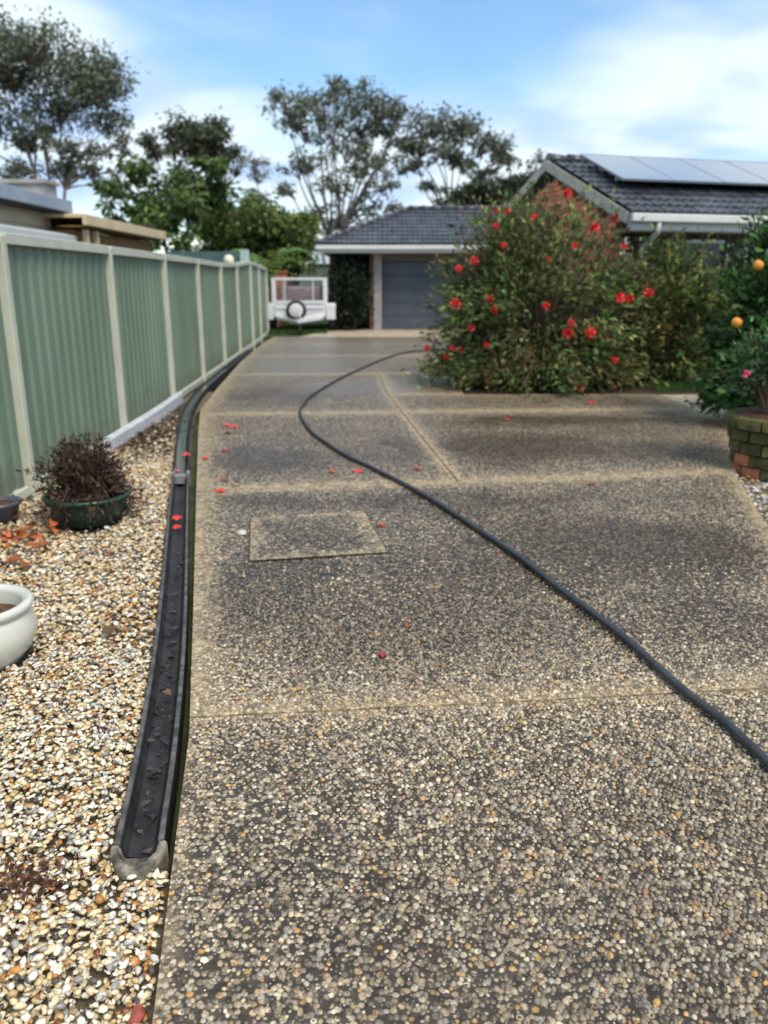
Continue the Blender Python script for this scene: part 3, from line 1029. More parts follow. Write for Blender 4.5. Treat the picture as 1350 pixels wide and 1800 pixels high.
MB().lathe([(0.001, 0), (0.10, 0), (0.13, 0.13), (0.145, 0.14), (0.145, 0.16), (0.125, 0.16), (0.115, 0.12), (0.001, 0.12)], 28).build('body', M('blue_grey_plastic', (0.07, 0.075, 0.10), 0.4), pot3, True)
MB().lathe([(0.001, 0.137), (0.118, 0.135), (0.118, 0.128)], 20).build('soil', mat_potsoil, pot3, True)


# fallen leaves
def leaf_mesh(L=0.07):
    V, F = [], []
    out = [(0, 0), (0.22, 0.12), (0.40, 0.30), (0.30, 0.45), (0.46, 0.62), (0.24, 0.70), (0.12, 0.9), (0, 1.0)]
    m = len(out)
    for x, y in out:
        V.append((0, y * L, 0.10 * L * math.sin(y * 3)))
    for sx in (-1, 1):
        for x, y in out:
            V.append((sx * x * L, y * L, 0.10 * L * math.sin(y * 3) + abs(x) * L * 0.45))
    for sx, o in ((1, 2 * m), (-1, m)):
        for i in range(m - 1):
            F.append([i, o + i, o + i + 1, i + 1][::sx])
    return raw_mesh('fallen_leaf', V, F)


leaf_me = leaf_mesh(0.085)
leaf_me.materials.append(mat_deadleaf)
for k in range(26):
    o = obj('fallen_leaf', leaf_me)
    q = gp(random.uniform(-30, 72), 0)if False else gp(random.gauss(32, 26), random.gauss(945, 20), -0.02)
    o.location = q + Vector((0, 0, random.uniform(0, 0.03)))
    o.rotation_euler = (random.uniform(-0.5, 0.5), random.uniform(-0.5, 0.5), random.uniform(0, 6.28))
    o.scale = [random.uniform(0.7, 1.3)] * 3
    tag(o, 'rust orange dead leaf in the drift on gravel left of the green bowl', 'leaf', 'rust orange leaves drifted beside the green bowl')


# fallen flowers: five limp petals with a stamen column
def flower_meshes(L):
    v, f = [], []
    for k in range(5):
        a = 2 * math.pi * k / 5
        ca, sa = math.cos(a), math.sin(a)
        b = len(v)
        for r, w, z in ((0.08, 0.10, 0.1), (0.45, 0.36, 0.28), (0.8, 0.42, 0.22), (1.0, 0.18, 0.08)):
            for sgn in (-1, 0, 1):
                zz_ = z + (0.10 if sgn == 0 else 0) + 0.05 * math.sin(3 * k + 5 * r)
                x, y = r, sgn * w
                v.append(((x * ca - y * sa) * L, (x * sa + y * ca) * L, zz_ * L))
        for i in range(3):
            for j in range(2):
                q = b + i * 3 + j
                f.append([q, q + 1, q + 4, q + 3])
    return raw_mesh('petals', v, f, True)


pet_me = flower_meshes(0.042)
stam = MB().tube([(0, 0, 0.004), (0.008, 0.0, 0.02), (0.024, 0.004, 0.034)], [0.003, 0.0025, 0.0015], 6)
stam_me = raw_mesh('stamen', stam.v, stam.f, True)
FALL = [
    ((398, 748), 'fallen_flower', mat_red, 1.1, 'red fallen flower, left one of the touching pair near the top of the drive'),
    ((413, 751), 'fallen_flower', mat_red, 1.1, 'red fallen flower, right one of the touching pair near the top of the drive'),
    ((397, 793), 'fallen_flower', mat_deadred, 1.0, 'dull crimson fallen flower inside the darkest stain of the drive'),
    ((361, 806), 'fallen_flower', mat_red, 0.9, 'bright red fallen flower at the left edge of the darkest drive stain'),
    ((388, 863), 'fallen_flower', mat_red, 1.0, 'red fallen flower on the pale joint behind the inspection cover'),
    ((628, 829), 'fallen_flower', mat_red, 0.95, 'red fallen flower just left of the hose on the pale joint'),
    ((733, 825), 'fallen_flower', mat_deadred, 1.0, 'crimson fallen flower just right of the hose on the pale joint'),
    ((670, 924), 'fallen_flower', mat_deadred, 0.75, 'small dark crimson flower lying right of the inspection cover'),
    ((672, 1151), 'fallen_flower', mat_deadred, 0.52, 'dried dark red flower on the nearer slab, alone in mid drive'),
    ((892, 738), 'fallen_flower', mat_red, 0.8, 'small red flower on the drive in front of the flowering bush'),
    ((1040, 709), 'fallen_flower', mat_red, 1.6, 'large red flower lying on the drive at the foot of the bush'),
    ((326, 800), 'fallen_flower', mat_red, 1.0, 'red fallen flower caught between channel and drive edge'),
    ((311, 911), 'fallen_flower', mat_red, 0.9, 'red flower lying inside the drain channel, upper of two'),
    ((311, 927), 'fallen_flower', mat_red, 0.8, 'red flower lying inside the drain channel, lower of two'),
    ((310, 828), 'fallen_flower', mat_pink, 0.7, 'pinkish flower floating in the wet far stretch of the channel'),
]
for (px, py), nm, mt, sc_, lab in FALL:
    z = -0.018 if 'channel' in lab and 'between' not in lab else 0.001
    r_ = empty(nm, gp(px, py, z), random.uniform(0, 6.28), lab, 'flower', 'red flowers fallen on the ground')
    r_.scale = (sc_ * 1.15, sc_ * 0.9, sc_)
    me = pet_me.copy()
    me.materials.append(mt)
    obj('petals', me, None, r_)
    me = stam_me.copy()
    me.materials.append(mat_orange)
    obj('stamen', me, None, r_)
DEBRIS = [((405, 762), 'brown withered leaf just below the pair of red flowers', 1.0), ((592, 832), 'brown withered leaf on the pale joint left of the hose', 1.0), ((392, 846), 'brown withered leaf on the drive behind a red flower', 0.9),
          ((514, 764), 'curled brown leaf beside the bend of the hose', 0.8), ((715, 1104), 'single orange leaf lying on the dark slab', 0.55), ((1047, 852), 'reddish brown leaf on the drive below the flowering bush', 0.9),
          ((480, 940), 'dark speck of leaf on the inspection cover', 0.45), ((186, 975), 'reddish leaf lying on the gravel in front of the green bowl', 0.8), ((188, 1118), 'brown leaf clump in the middle of the gravel', 1.0),
          ((300, 1222), 'brown leaf beside the drain channel at the slab joint', 0.5)]
for (px, py), lab, sc_ in DEBRIS:
    me = leaf_me.copy()
    me.materials.clear()
    me.materials.append(mat_deadleaf if 'orange' in lab or 'red' in lab else mat_brownleaf)
    o = obj('fallen_leaf', me)
    o.location = gp(px, py, 0.002 if 'gravel' not in lab else -0.02)
    o.rotation_euler = (random.uniform(-.2, .2), random.uniform(-.2, .2), random.uniform(0, 6.28))
    o.scale = [sc_] * 3
    tag(o, lab, 'leaf', 'single leaves lying about')
v, f = ico(3, 0.25)
o = obj('brick_chip', raw_mesh('brick_chip', v * np.array([0.019, 0.024, 0.014]), f, True), M('red_brick_chip', (0.26, 0.06, 0.04), 0.7, 0.4, 60, 0.4))
o.location = gp(241, 1782, -0.015)
tag(o, 'rounded red brick chip between gravel and drive in the foreground', 'stone')

# ------------------------------------------------------------------ trees and shrubs
GUM = [(0.075, 0.098, 0.062), (0.115, 0.14, 0.088), (0.17, 0.185, 0.135), (0.10, 0.09, 0.065)]


def cluster_points(c, r, n, flat=0.7):
    p = rng.normal(size=(n, 3)) * np.array([r * 0.48, r * 0.48, r * 0.48 * flat])
    return np.array(c)[None] + p


def make_tree(name, label, group, Y, base_px, lobes, leaf, cols, w, dens=1.0, sub=8, trunk_r=0.25, fork=0.45, depth=1.0, subr=0.40, mat=mat_gum, base_z=-0.1, droop=0.6, stems=1):
    """lobes: (px, py, rx, ry) in photograph pixels at distance Y; turned into metric crown lobes"""
    bx = at(base_px, 500, Y).x
    root = empty(name, (bx, Y, base_z), 0, label, 'tree', group)
    inv = Vector((-bx, -Y, -base_z))
    sc_ = Y / FPX * 1.0
    pos, dirs, wood = [], [], MB()
    cents = [at(px, py, Y) + inv for px, py, _, _ in lobes]
    top = max(c.z for c in cents)
    forks = []
    for k in range(stems):
        hf = top * fork * random.uniform(0.9, 1.1)
        fx = (k - (stems - 1) / 2) * top * 0.06
        fpt = Vector((fx, random.uniform(-0.3, 0.3), hf))
        wood.tube(smooth_path([(fx * 0.3, 0, -0.1), (fx * 0.5 + random.uniform(-0.2, 0.2), 0, hf * 0.5), fpt], 5), [trunk_r * 0.7 * (1 - 0.5 * i / 10) for i in range(11)], 8)
        forks.append(fpt)
    for (px, py, rx, ry), c in zip(lobes, cents):
        mx, mz = rx * sc_, ry * sc_
        c = c + Vector((0, random.uniform(-1, 1) * mx * 0.8 * depth, 0))
        fpt = min(forks, key=lambda q: abs(q.x - c.x))
        mid = fpt.lerp(c, 0.5) + Vector((random.uniform(-.5, .5) * mx, random.uniform(-.4, .4) * mx, random.uniform(-0.3, 0.3) * mz))
        wood.tube(smooth_path([fpt, mid, c], 5), [trunk_r * 0.26 * (1 - 0.78 * i / 10) for i in range(11)], 6)
        ns = max(6, int(3.4 * sub * rx * ry / 900))
        for _ in range(ns):
            d = rng.normal(size=3)
            d /= np.linalg.norm(d)
            rr = rng.uniform(0.3, 1.25)
            q = Vector((c.x + d[0] * mx * rr, c.y + d[1] * mx * depth * rr, c.z + (abs(d[2]) if rng.random() < 0.4 else d[2]) * mz * rr))
            wood.tube(smooth_path([c.lerp(fpt, 0.15), c.lerp(q, 0.5) + Vector((0, 0, -0.1 * mz)), q], 3), [trunk_r * 0.11, trunk_r * 0.1, trunk_r * 0.08, trunk_r * 0.07, trunk_r * 0.05, trunk_r * 0.04, trunk_r * 0.03], 4, False)
            sr = subr * (mx * mz) ** 0.5 * rng.uniform(0.7, 1.35)
            n = int(dens * 52 * rng.uniform(0.6, 1.4))
            pp = cluster_points(q, sr, n)
            pos.append(pp)
            dirs.append((pp - np.array(q)[None]) / (sr + 1e-6) + rng.normal(0, 0.5, (n, 3)) + np.array([0, 0, -droop])[None])
    pos, dirs = np.concatenate(pos), np.concatenate(dirs)
    n = len(pos)
    sz = rng.uniform(0.5, 1.2, n) * leaf * 0.95
    V, F, C = scatter(LEAF_V, LEAF_F, pos, frame_from(dirs), np.stack([sz * 0.42, sz, sz], 1), pal(cols, w, n, 0.22))
    obj('crown', raw_mesh('crown', V, F, False, C), mat, root)
    wood.build('trunk', mat_bark, root, True)
    return root


GRP = 'gum trees standing beyond the houses'
make_tree('gum_tree', 'tall wide gum tree above the cream neighbouring house', GRP, 38, 108,
          [(60, 95, 62, 42), (130, 125, 62, 45), (10, 130, 45, 55), (180, 160, 42, 36), (95, 185, 60, 30), (200, 205, 30, 22), (40, 245, 38, 20), (140, 265, 42, 18), (200, 255, 26, 14), (-40, 110, 60, 70), (-50, 220, 50, 40), (20, 70, 30, 20), (70, 225, 34, 16), (110, 300, 40, 18), (30, 300, 40, 18), (170, 300, 30, 14), (200, 325, 24, 12)],
          0.26, GUM, [3, 3, 2, 1], 0.72, 6, 0.22, 0.5, subr=0.40, stems=3)
make_tree('gum_tree', 'compact gum tree with a dense flat topped dark crown behind palms', GRP, 42, 385,
          [(318, 232, 42, 26), (375, 248, 36, 28), (275, 262, 28, 16), (395, 275, 22, 22), (335, 262, 32, 18)],
          0.26, [(0.036, 0.048, 0.022), (0.058, 0.072, 0.034), (0.09, 0.10, 0.055)], [3, 3, 1], 1.5, 7, 0.22, 0.72, subr=0.42)
make_tree('gum_tree', 'small pale wispy gum tree between the larger ones', GRP, 70, 448,
          [(448, 288, 18, 14), (452, 312, 18, 16), (440, 345, 22, 16)], 0.35, [(0.16, 0.165, 0.15), (0.22, 0.225, 0.21)], [1, 1], 0.5, 10, 0.2, 0.6)
make_tree('gum_tree', 'largest open crowned gum tree behind the garage roof', GRP, 44, 592,
          [(505, 190, 34, 24), (560, 178, 44, 28), (625, 180, 46, 28), (670, 200, 34, 24), (590, 150, 20, 14), (530, 222, 34, 20), (640, 235, 36, 22), (585, 225, 34, 20), (690, 240, 24, 20), (545, 285, 36, 16), (640, 300, 40, 18), (590, 330, 40, 16), (510, 340, 24, 14), (680, 330, 30, 16), (560, 375, 34, 18), (640, 365, 30, 14), (705, 205, 26, 20), (610, 270, 34, 14), (670, 280, 30, 14), (520, 300, 22, 14), (600, 395, 30, 14), (690, 365, 24, 12)],
          0.27, GUM, [3, 3, 2, 1], 0.62, 6, 0.26, 0.35, subr=0.40, stems=2)
make_tree('gum_tree', 'spreading gum tree just left of the tiled house', GRP, 40, 785,
          [(740, 225, 42, 22), (800, 228, 44, 24), (850, 258, 36, 22), (720, 260, 28, 18), (775, 265, 34, 16), (880, 290, 22, 18), (815, 285, 30, 14), (870, 325, 26, 16), (760, 330, 26, 10), (735, 300, 24, 14), (785, 350, 30, 12), (895, 335, 22, 18), (840, 310, 26, 14)],
          0.26, GUM, [3, 3, 2, 1], 0.85, 6, 0.22, 0.5, subr=0.40)
make_tree('gum_tree', 'slim pale gum tree tucked behind the tiled gable', GRP, 60, 940,
          [(942, 285, 14, 12), (935, 310, 18, 18), (945, 335, 20, 16)], 0.32, [(0.12, 0.14, 0.13), (0.17, 0.19, 0.18)], [1, 1], 0.6, 10, 0.2, 0.5)
make_tree('dark_tree', 'low dark domed tree over the garage ridge', None, 36, 838, [(838, 345, 34, 18), (880, 352, 30, 20), (905, 345, 26, 26)], 0.22, [(0.02, 0.032, 0.014), (0.04, 0.055, 0.024)], [2, 1], 2.2, 14, 0.25, 0.6)
make_tree('leafy_tree', 'bright green broad leaved tree with sky gaps beyond the fence', None, 27, 300,
          [(240, 305, 30, 22), (300, 330, 48, 34), (360, 335, 42, 32), (215, 350, 26, 26), (270, 370, 40, 24), (340, 375, 46, 26), (195, 395, 16, 18), (300, 410, 40, 22), (380, 300, 24, 18), (235, 410, 30, 20)],
          0.30, [(0.045, 0.075, 0.025), (0.085, 0.14, 0.035), (0.13, 0.21, 0.05), (0.06, 0.06, 0.035)], [2, 3, 2.4, 1.2], 0.95, 3.2, 0.16, 0.55, subr=0.40, mat=mat_leaf, stems=2)
make_tree('hedge_tree', 'dense rounded mid green tree behind the fence end', None, 30, 440,
          [(450, 385, 50, 28), (500, 405, 40, 30), (400, 410, 46, 30), (450, 425, 60, 32), (525, 420, 22, 28), (380, 445, 36, 18), (500, 450, 40, 24), (540, 390, 12, 16)],
          0.24, [(0.08, 0.13, 0.03), (0.125, 0.175, 0.045), (0.17, 0.22, 0.06), (0.05, 0.07, 0.022)], [2, 3, 2.6, 1.2], 1.6, 7, 0.2, 0.5, subr=0.42, mat=mat_leaf)
make_tree('far_shrub', 'dark low trees filling the gap left of the garage', None, 36, 560, [(545, 440, 26, 24), (565, 470, 26, 30), (530, 465, 26, 22), (470, 470, 30, 26), (500, 500, 34, 26), (550, 505, 34, 26), (450, 510, 30, 30)], 0.24, [(0.03, 0.045, 0.02), (0.05, 0.07, 0.03)], [2, 1], 1.5, 12, 0.2, 0.5, mat=mat_leaf)

# arching palm fronds over the fence end
palm = empty('palm_clump', at(470, 560, 27.0), 0, 'bright green arching fronds rising behind the fence end', 'plant')
palm.location.z = -0.1
for k in range(9):
    a = math.radians(random.uniform(-30, 210))
    L = random.uniform(1.6, 2.4)
    b = Vector((0, 0, 1.5))
    e = Vector((math.cos(a) * L * 0.75, math.sin(a) * 0.5 * L, random.uniform(1.6, 2.6)))
    m_ = (b + e) / 2 + Vector((0, 0, 0.6))
    pp = smooth_path([b, m_, e], 9)
    V, F = [], []
    for i, p in enumerate(pp[:-1]):
        d = (pp[i + 1] - p).normalized()
        sd_ = d.cross(Vector((0, 0, 1))).normalized()
        w_ = 0.42 * math.sin(math.pi * (0.12 + 0.85 * i / len(pp)))
        for sg in (-1, 1):
            b0 = len(V)
            V += [tuple(p), tuple(p + d * 0.07), tuple(p + d * 0.16 + sd_ * sg * w_ + Vector((0, 0, -0.18 * w_ * 2)))]
            F.append([b0, b0 + 1, b0 + 2])
    fr = obj('frond', raw_mesh('frond', V, F), M('frond_green', (0.09, 0.19, 0.035), 0.45, 0.2, 2) if k == 0 else bpy.data.materials['frond_green'], palm)
MB().tube([(0, 0, 0), (0.03, 0, 0.8), (0, 0, 1.55)], [0.12, 0.10, 0.09], 8).build('trunk', mat_bark, palm, True)


def make_shrub(name, label, c, rad, nshoot, leaf, cols, w, inner=0.45, per=24, tw=mat_twig, spread=0.10, kind='shrub', zmin=-0.2, lw=0.3, up=0.0, lowf=0.0, topf=1.0, dry=0.04, notch=None):
    root = empty(name, (c[0], c[1], 0.0), 0, label, kind)
    wood, pos, dirs, tint = MB(), [], [], []
    for k in range(nshoot):
        d = rng.normal(size=3)
        d /= np.linalg.norm(d)
        if d[2] < zmin:
            d[2] = abs(d[2])
        rr = rng.uniform(0.66, 1.16) + (0.14 if rng.random() < 0.06 else 0)
        low = rng.random() < lowf
        if low:
            e = Vector((d[0] * rad[0] * 1.02 * rr, d[1] * rad[1] * 1.0 * rr, abs(d[2]) * 0.65 + 0.08))
        else:
            e = Vector((d[0] * rad[0] * rr, d[1] * rad[1] * rr, c[2] + d[2] * rad[2] * rr))
        e.z = max(e.z, 0.12)
        if notch and notch[0] < e.x < notch[1] and e.z > notch[2] and rng.random() < 0.72:
            continue
        b = Vector((d[0] * 0.15, d[1] * 0.15, 0.0))
        m_ = b.lerp(e, 0.5) + Vector((0, 0, (0.12 if low else 0.25) * rad[2]))
        pp = smooth_path([b, m_, e], 6)
        wood.tube(pp, [0.022 * (1 - 0.85 * i / 12) for i in range(13)], 4, False)
        n = int(per * rng.uniform(0.4, 1.6) * (1.0 if e.z < 0.62 * (c[2] + rad[2]) else topf))
        ts = rng.uniform(inner, 1.0, n) ** 0.8 * 12
        P_ = np.array([tuple(q) for q in pp])
        i0 = np.clip(ts.astype(int), 0, 11)
        fr_ = (ts - i0)[:, None]
        q = P_[i0] * (1 - fr_) + P_[i0 + 1] * fr_ + rng.normal(0, spread, (n, 3))
        tint.append(np.repeat(np.array([[1.0, 1.0, 1.0]]) * rng.lognormal(-0.08, 0.38) * (np.array([[1.15, 0.75, 0.75]]) if rng.random() < dry else 1.0), n, axis=0))
        pos.append(q)
        dirs.append((P_[12] - P_[8])[None] / (np.linalg.norm(P_[12] - P_[8]) + 1e-6) + rng.normal(0, 0.65, (n, 3)) + np.array([0, 0, up])[None])
    pos, dirs = np.concatenate(pos), np.concatenate(dirs)
    pos[:, 2] = np.maximum(pos[:, 2], 0.05)
    n = len(pos)
    sz = rng.uniform(0.6, 1.3, n) * leaf
    col = np.clip(pal(cols, w, n, 0.2) * np.concatenate(tint), 0.005, 0.5)
    V, F, C = scatter(LEAF_V, LEAF_F, pos, frame_from(dirs), np.stack([sz * lw, sz, sz], 1), col)
    obj('foliage', raw_mesh('foliage', V, F, False, C), mat_leaf, root)
    wood.build('stem', tw, root)
    return root


BC, BR = (2.42, 12.5, 1.05), (1.70, 1.35, 1.85)
bush = make_shrub('flowering_bush', 'big untidy red flowering bush sprawling beside the drive', BC, BR, 820, 0.105,
                  [(0.05, 0.095, 0.028), (0.11, 0.18, 0.05), (0.17, 0.225, 0.07), (0.23, 0.25, 0.09), (0.15, 0.11, 0.07)], [3, 4, 3.5, 1.2, 1.6], 0.45, 52, spread=0.10, zmin=-0.55, lw=0.34, lowf=0.34, topf=0.7, dry=0.12, notch=(0.0, 1.6, 1.75))


def brush_mesh(r, n=46):
    V, F = [], []
    for k in range(n):
        d = rng.normal(size=3)
        d /= np.linalg.norm(d)
        a = np.cross(d, rng.normal(size=3))
        a /= np.linalg.norm(a)
        b0 = len(V)
        V += [tuple(d * r * 0.1), tuple(d * r * 0.7 + a * r * 0.22), tuple(d * r), tuple(d * r * 0.7 - a * r * 0.22)]
        F.append([b0, b0 + 1, b0 + 2, b0 + 3])
    return raw_mesh('flower', V, F)


br_me = brush_mesh(0.072)
br_me.materials.append(mat_red)
BF = [(800, 535, 1.2), (872, 370, .9), (892, 371, .9), (940, 383, .8), (872, 398, .8), (833, 458, 1), (806, 472, .8), (860, 525, .9), (869, 545, .9), (998, 340, 1), (1045, 402, 1.1), (1082, 383, .9), (1090, 524, 1.1), (1106, 525, 1), (1140, 516, 1.2),
      (998, 586, 1.2), (1038, 584, 1.2), (1004, 568, .9), (960, 538, .8), (828, 577, .8), (855, 606, .7), (808, 615, .7), (785, 628, .8), (751, 612, .8), (752, 650, .7), (815, 668, .9), (822, 688, .9), (1080, 633, .9), (1020, 681, 1.1), (1078, 680, .6),
      (1002, 668, .8), (884, 430, .8), (1097, 432, .8), (795, 612, .7), (1055, 652, .5), (858, 670, .6), (1010, 432, .7), (965, 455, .5)]
for px, py, sc_ in BF:
    o_, d_ = Vector((0, 0, EYE)), ray(px, py)
    k = Vector((1 / BR[0], 1 / BR[1], 1 / BR[2]))
    oo = Vector(((o_.x - BC[0]) * k.x, (o_.y - BC[1]) * k.y, (o_.z - BC[2]) * k.z))
    dd = Vector((d_.x * k.x, d_.y * k.y, d_.z * k.z))
    A, B, Cc = dd.dot(dd), 2 * oo.dot(dd), oo.dot(oo) - 1.0
    disc = B * B - 4 * A * Cc
    t_ = (-B - math.sqrt(disc)) / (2 * A) if disc > 0 else -B / (2 * A)
    p = o_ + d_ * t_
    fl = obj('flower', br_me, None, bush)
    fl.location = (p.x - BC[0], p.y - BC[1], max(p.z, 0.06))
    fl.rotation_euler = (random.uniform(0, 6), random.uniform(0, 6), 0)
    fl.scale = [sc_] * 3

sh2 = make_shrub('shrub', 'rounded shrub with yellow green top right of the flowering bush', (4.25, 12.6, 0.85), (1.15, 0.8, 1.2), 260, 0.10,
                 [(0.045, 0.08, 0.022), (0.085, 0.13, 0.035), (0.17, 0.195, 0.05), (0.24, 0.235, 0.06)], [3, 3, 2.5, 1.4], 0.45, 60, spread=0.09, zmin=-0.4, lw=0.4, lowf=0.25)
CC = (4.62, 8.9, 1.0)
cit = make_shrub('citrus_tree', 'dark glossy citrus tree bearing oranges at the edge of view', CC, (0.98, 0.85, 1.2), 380, 0.10,
                 [(0.02, 0.06, 0.018), (0.042, 0.115, 0.03), (0.075, 0.18, 0.045), (0.13, 0.25, 0.07)], [4, 4, 2.4, 1.0], 0.4, 80, spread=0.09, kind='tree', zmin=-0.6, lw=0.5, lowf=0.15)
or_me = raw_mesh('orange', *ico(3, 0.03), True)
or_me.materials.append(mat_orange)
for px, py, r_ in ((1333, 466, 0.050), (1295, 567, 0.052), (1362, 520, 0.055)):
    q = at(px, py, 8.22)
    o = obj('orange', or_me, None, cit)
    o.location = (q.x - CC[0], q.y - CC[1], q.z)
    o.scale = [r_] * 3

# hedge in the shadow left of the garage pier
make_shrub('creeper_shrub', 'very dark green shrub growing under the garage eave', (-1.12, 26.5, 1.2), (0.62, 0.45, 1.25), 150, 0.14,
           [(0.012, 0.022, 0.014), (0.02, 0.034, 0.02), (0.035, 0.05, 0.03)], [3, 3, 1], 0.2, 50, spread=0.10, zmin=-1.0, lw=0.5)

# ------------------------------------------------------------------ round mossy brick planter
pc = Vector((3.38, 6.72, -0.06))
pl = empty('brick_planter', pc, 0, 'round moss covered brick planter at the right edge of the drive', 'planter')
nb, hb = 12, 0.105
for c in range(5):
    rr = 0.43 - 0.02 * (4 - c) if c < 4 else 0.45
    V, F = [], []
    half = math.pi / nb * 0.92
    for j in range(5):
        a = -half + 2 * half * j / 4
        for r_, z in ((rr, 0.0), (rr, hb - 0.012), (rr - 0.10, hb - 0.012), (rr - 0.10, 0.0)):
            V.append((r_ * math.cos(a), r_ * math.sin(a), z))
    for j in range(4):
        for k in range(4):
            k2 = (k + 1) % 4
            F.append([j * 4 + k, (j + 1) * 4 + k, (j + 1) * 4 + k2, j * 4 + k2])
    F += [[0, 1, 2, 3], [19, 18, 17, 16]]
    mes = []
    for mt in (mat_moss, mat_terra):
        me = raw_mesh('brick', V, F)
        me.materials.append(mt)
        mes.append(me)
    for k in range(nb):
        mossy = c >= 2 or random.random() < 0.35
        o = obj('brick', mes[0 if mossy else 1], None, pl, 0.006)
        o.location = (random.uniform(-.004, .004), random.uniform(-.004, .004), c * hb)
        o.rotation_euler = (0, 0, 2 * math.pi * (k + 0.5 * (c % 2)) / nb + random.uniform(-.01, .01))
MB().lathe([(0.001, 0.0), (0.335, 0.0), (0.345, 0.52), (0.001, 0.5)], 28).build('mortar', M('dark_mossy_mortar', (0.05, 0.05, 0.025), 0.9, 0.4, 20, 0.5), pl)
MB().lathe([(0.001, 0.53), (0.2, 0.528), (0.355, 0.515), (0.36, 0.49)], 28).build('soil', mat_potsoil, pl, True)
pp_ = make_shrub('potted_shrub', 'light green leafy plant growing out of the mossy brick planter', (3.40, 6.72, 0.35), (0.42, 0.40, 0.50), 130, 0.075,
                 [(0.045, 0.10, 0.035), (0.08, 0.16, 0.06), (0.12, 0.21, 0.09)], [3, 3, 1], 0.4, 30, spread=0.05, kind='plant', lw=0.5)
pp_.location.z = 0.44
pk_me = brush_mesh(0.035, 30)
pk_me.materials.append(mat_pink)
o = obj('flower', pk_me, None, pp_)
q = at(1312, 657, 6.45)
o.location = (q.x - 3.40, q.y - 6.72, q.z - 0.44)
o['label'] = 'single pink bloom'

# ------------------------------------------------------------------ roof tiles
def tile_mesh(w=0.33, l=0.40):
    xs = np.linspace(-w / 2, w / 2, 9)
    V, F = [], []
    for v_ in (0.0, l):
        for x in xs:
            z = 0.016 * math.cos(2 * math.pi * x / (w / 2)) + 0.02
            V.append((x, v_, z + (0.030 if v_ == 0 else 0.0)))
    for x in xs:
        V.append((x, 0.0, 0.0))
    for i in range(8):
        F.append([i, i + 1, 9 + i + 1, 9 + i])
        F.append([18 + i, 18 + i + 1, i + 1, i])
    me = raw_mesh('roof_tile', V, F)
    me.materials.append(mat_tile)
    return me


tile_me = tile_mesh()


def lay_tiles(parent, org, u, up, ncol, nrow, inside, cw=0.315, rh=0.335):
    """org: local eave corner, u along the eave, up along the slope"""
    n = u.cross(up).normalized()
    R = Matrix((u, up, n)).transposed().to_euler()
    cnt = 0
    for r in range(nrow):
        for c in range(ncol):
            a, b = (c + 0.5) * cw, r * rh
            if not inside(a, b):
                continue
            o = obj('roof_tile', tile_me, None, parent)
            o.location = org + u * a + up * b + n * 0.0
            o.rotation_euler = (R.x + random.uniform(-.008, .008), R.y + random.uniform(-.008, .008), R.z)
            cnt += 1
    return cnt


# ------------------------------------------------------------------ garage
gy0 = 25.9
gz = 2.62
gar = empty('garage', (-2.05, gy0, 0), 0, 'garage with dark hipped tile roof and slate blue roller door', 'garage')
gL = 9.6
w2 = 2.9
pitch_g = math.radians(23)
rz_ = gz + w2 * math.tan(pitch_g)
mb = MB()
a, b, c, d = Vector((0, 0, gz)), Vector((gL, 0, gz)), Vector((gL - w2, w2, rz_)), Vector((w2, w2, rz_))
e, f_ = Vector((0, 2 * w2, gz)), Vector((gL, 2 * w2, gz))
mb.v = [tuple(q) for q in (a, b, c, d, e, f_)]
mb.f = [[0, 1, 2, 3], [0, 3, 4], [1, 5, 2], [3, 2, 5, 4], [0, 4, 5, 1]]
mb.build('roof', mat_tile, gar)
upg = (d - Vector((w2, 0, gz))).normalized()
nr = int(w2 / math.cos(pitch_g) / 0.335)
lay_tiles(gar, a + Vector((0, -0.02, 0.012)), Vector((1, 0, 0)), upg, 30, nr + 1, lambda s_, t_: s_ - 0.12 > t_ * math.cos(pitch_g) * 0.98 and s_ < gL - t_ * math.cos(pitch_g) and t_ < w2 / math.cos(pitch_g) - 0.15)
for p_, q_ in ((a, d), (d, c)):
    n_ = int((q_ - p_).length / 0.36)
    for i in range(n_):
        s0, s1 = p_.lerp(q_, i / n_), p_.lerp(q_, (i + 1.06) / n_)
        MB().tube([s0 + Vector((0, 0, 0.05)), s1 + Vector((0, 0, 0.035))], [0.10, 0.085], 8).build('ridge_tile', mat_tile, gar, True)
MB().box((gL / 2, -0.03, gz - 0.09), (gL + 0.1, 0.11, 0.13)).build('gutter', mat_gutter, gar, bevel=0.02)
MB().box((gL / 2, 0.04, gz - 0.13), (gL, 0.03, 0.22)).build('fascia', mat_gutter, gar)
MB().box((-0.03, w2, gz - 0.09), (0.11, 2 * w2, 0.13)).build('gutter', mat_gutter, gar, bevel=0.02)
MB().box((gL / 2, w2, gz - 0.235), (gL - 0.1, 2 * w2 - 0.1, 0.02)).build('soffit', mat_soffit, gar)
mb = MB()
mb.tube([(0.14, 0.1, gz - 0.14), (0.14, 0.16, gz - 0.26), (0.16, 0.30, gz - 0.5), (0.16, 0.75, gz - 0.62)], 0.05, 8)
mb.build('downpipe', mat_gutter, gar, True)
wy = 0.75
MB().box((1.85, wy + 0.06, 1.18), (0.26, 0.34, 2.40)).build('pier', M('grey_pier', (0.27, 0.26, 0.26), 0.7, 0.15, 5), gar, bevel=0.01)
MB().box((1.655, wy + 0.08, 1.18), (0.12, 0.30, 2.40)).build('pier', mat_darkbrick, gar)
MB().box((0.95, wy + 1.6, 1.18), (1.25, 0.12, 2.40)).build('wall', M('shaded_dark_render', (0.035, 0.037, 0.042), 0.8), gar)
MB().box((0.35, wy + 0.9, 1.18), (0.12, 1.4, 2.40)).build('wall', mat_darkbrick, gar)
MB().box((7.25, wy + 0.12, 1.18), (4.45, 0.2, 2.40)).build('wall', mat_darkbrick, gar)
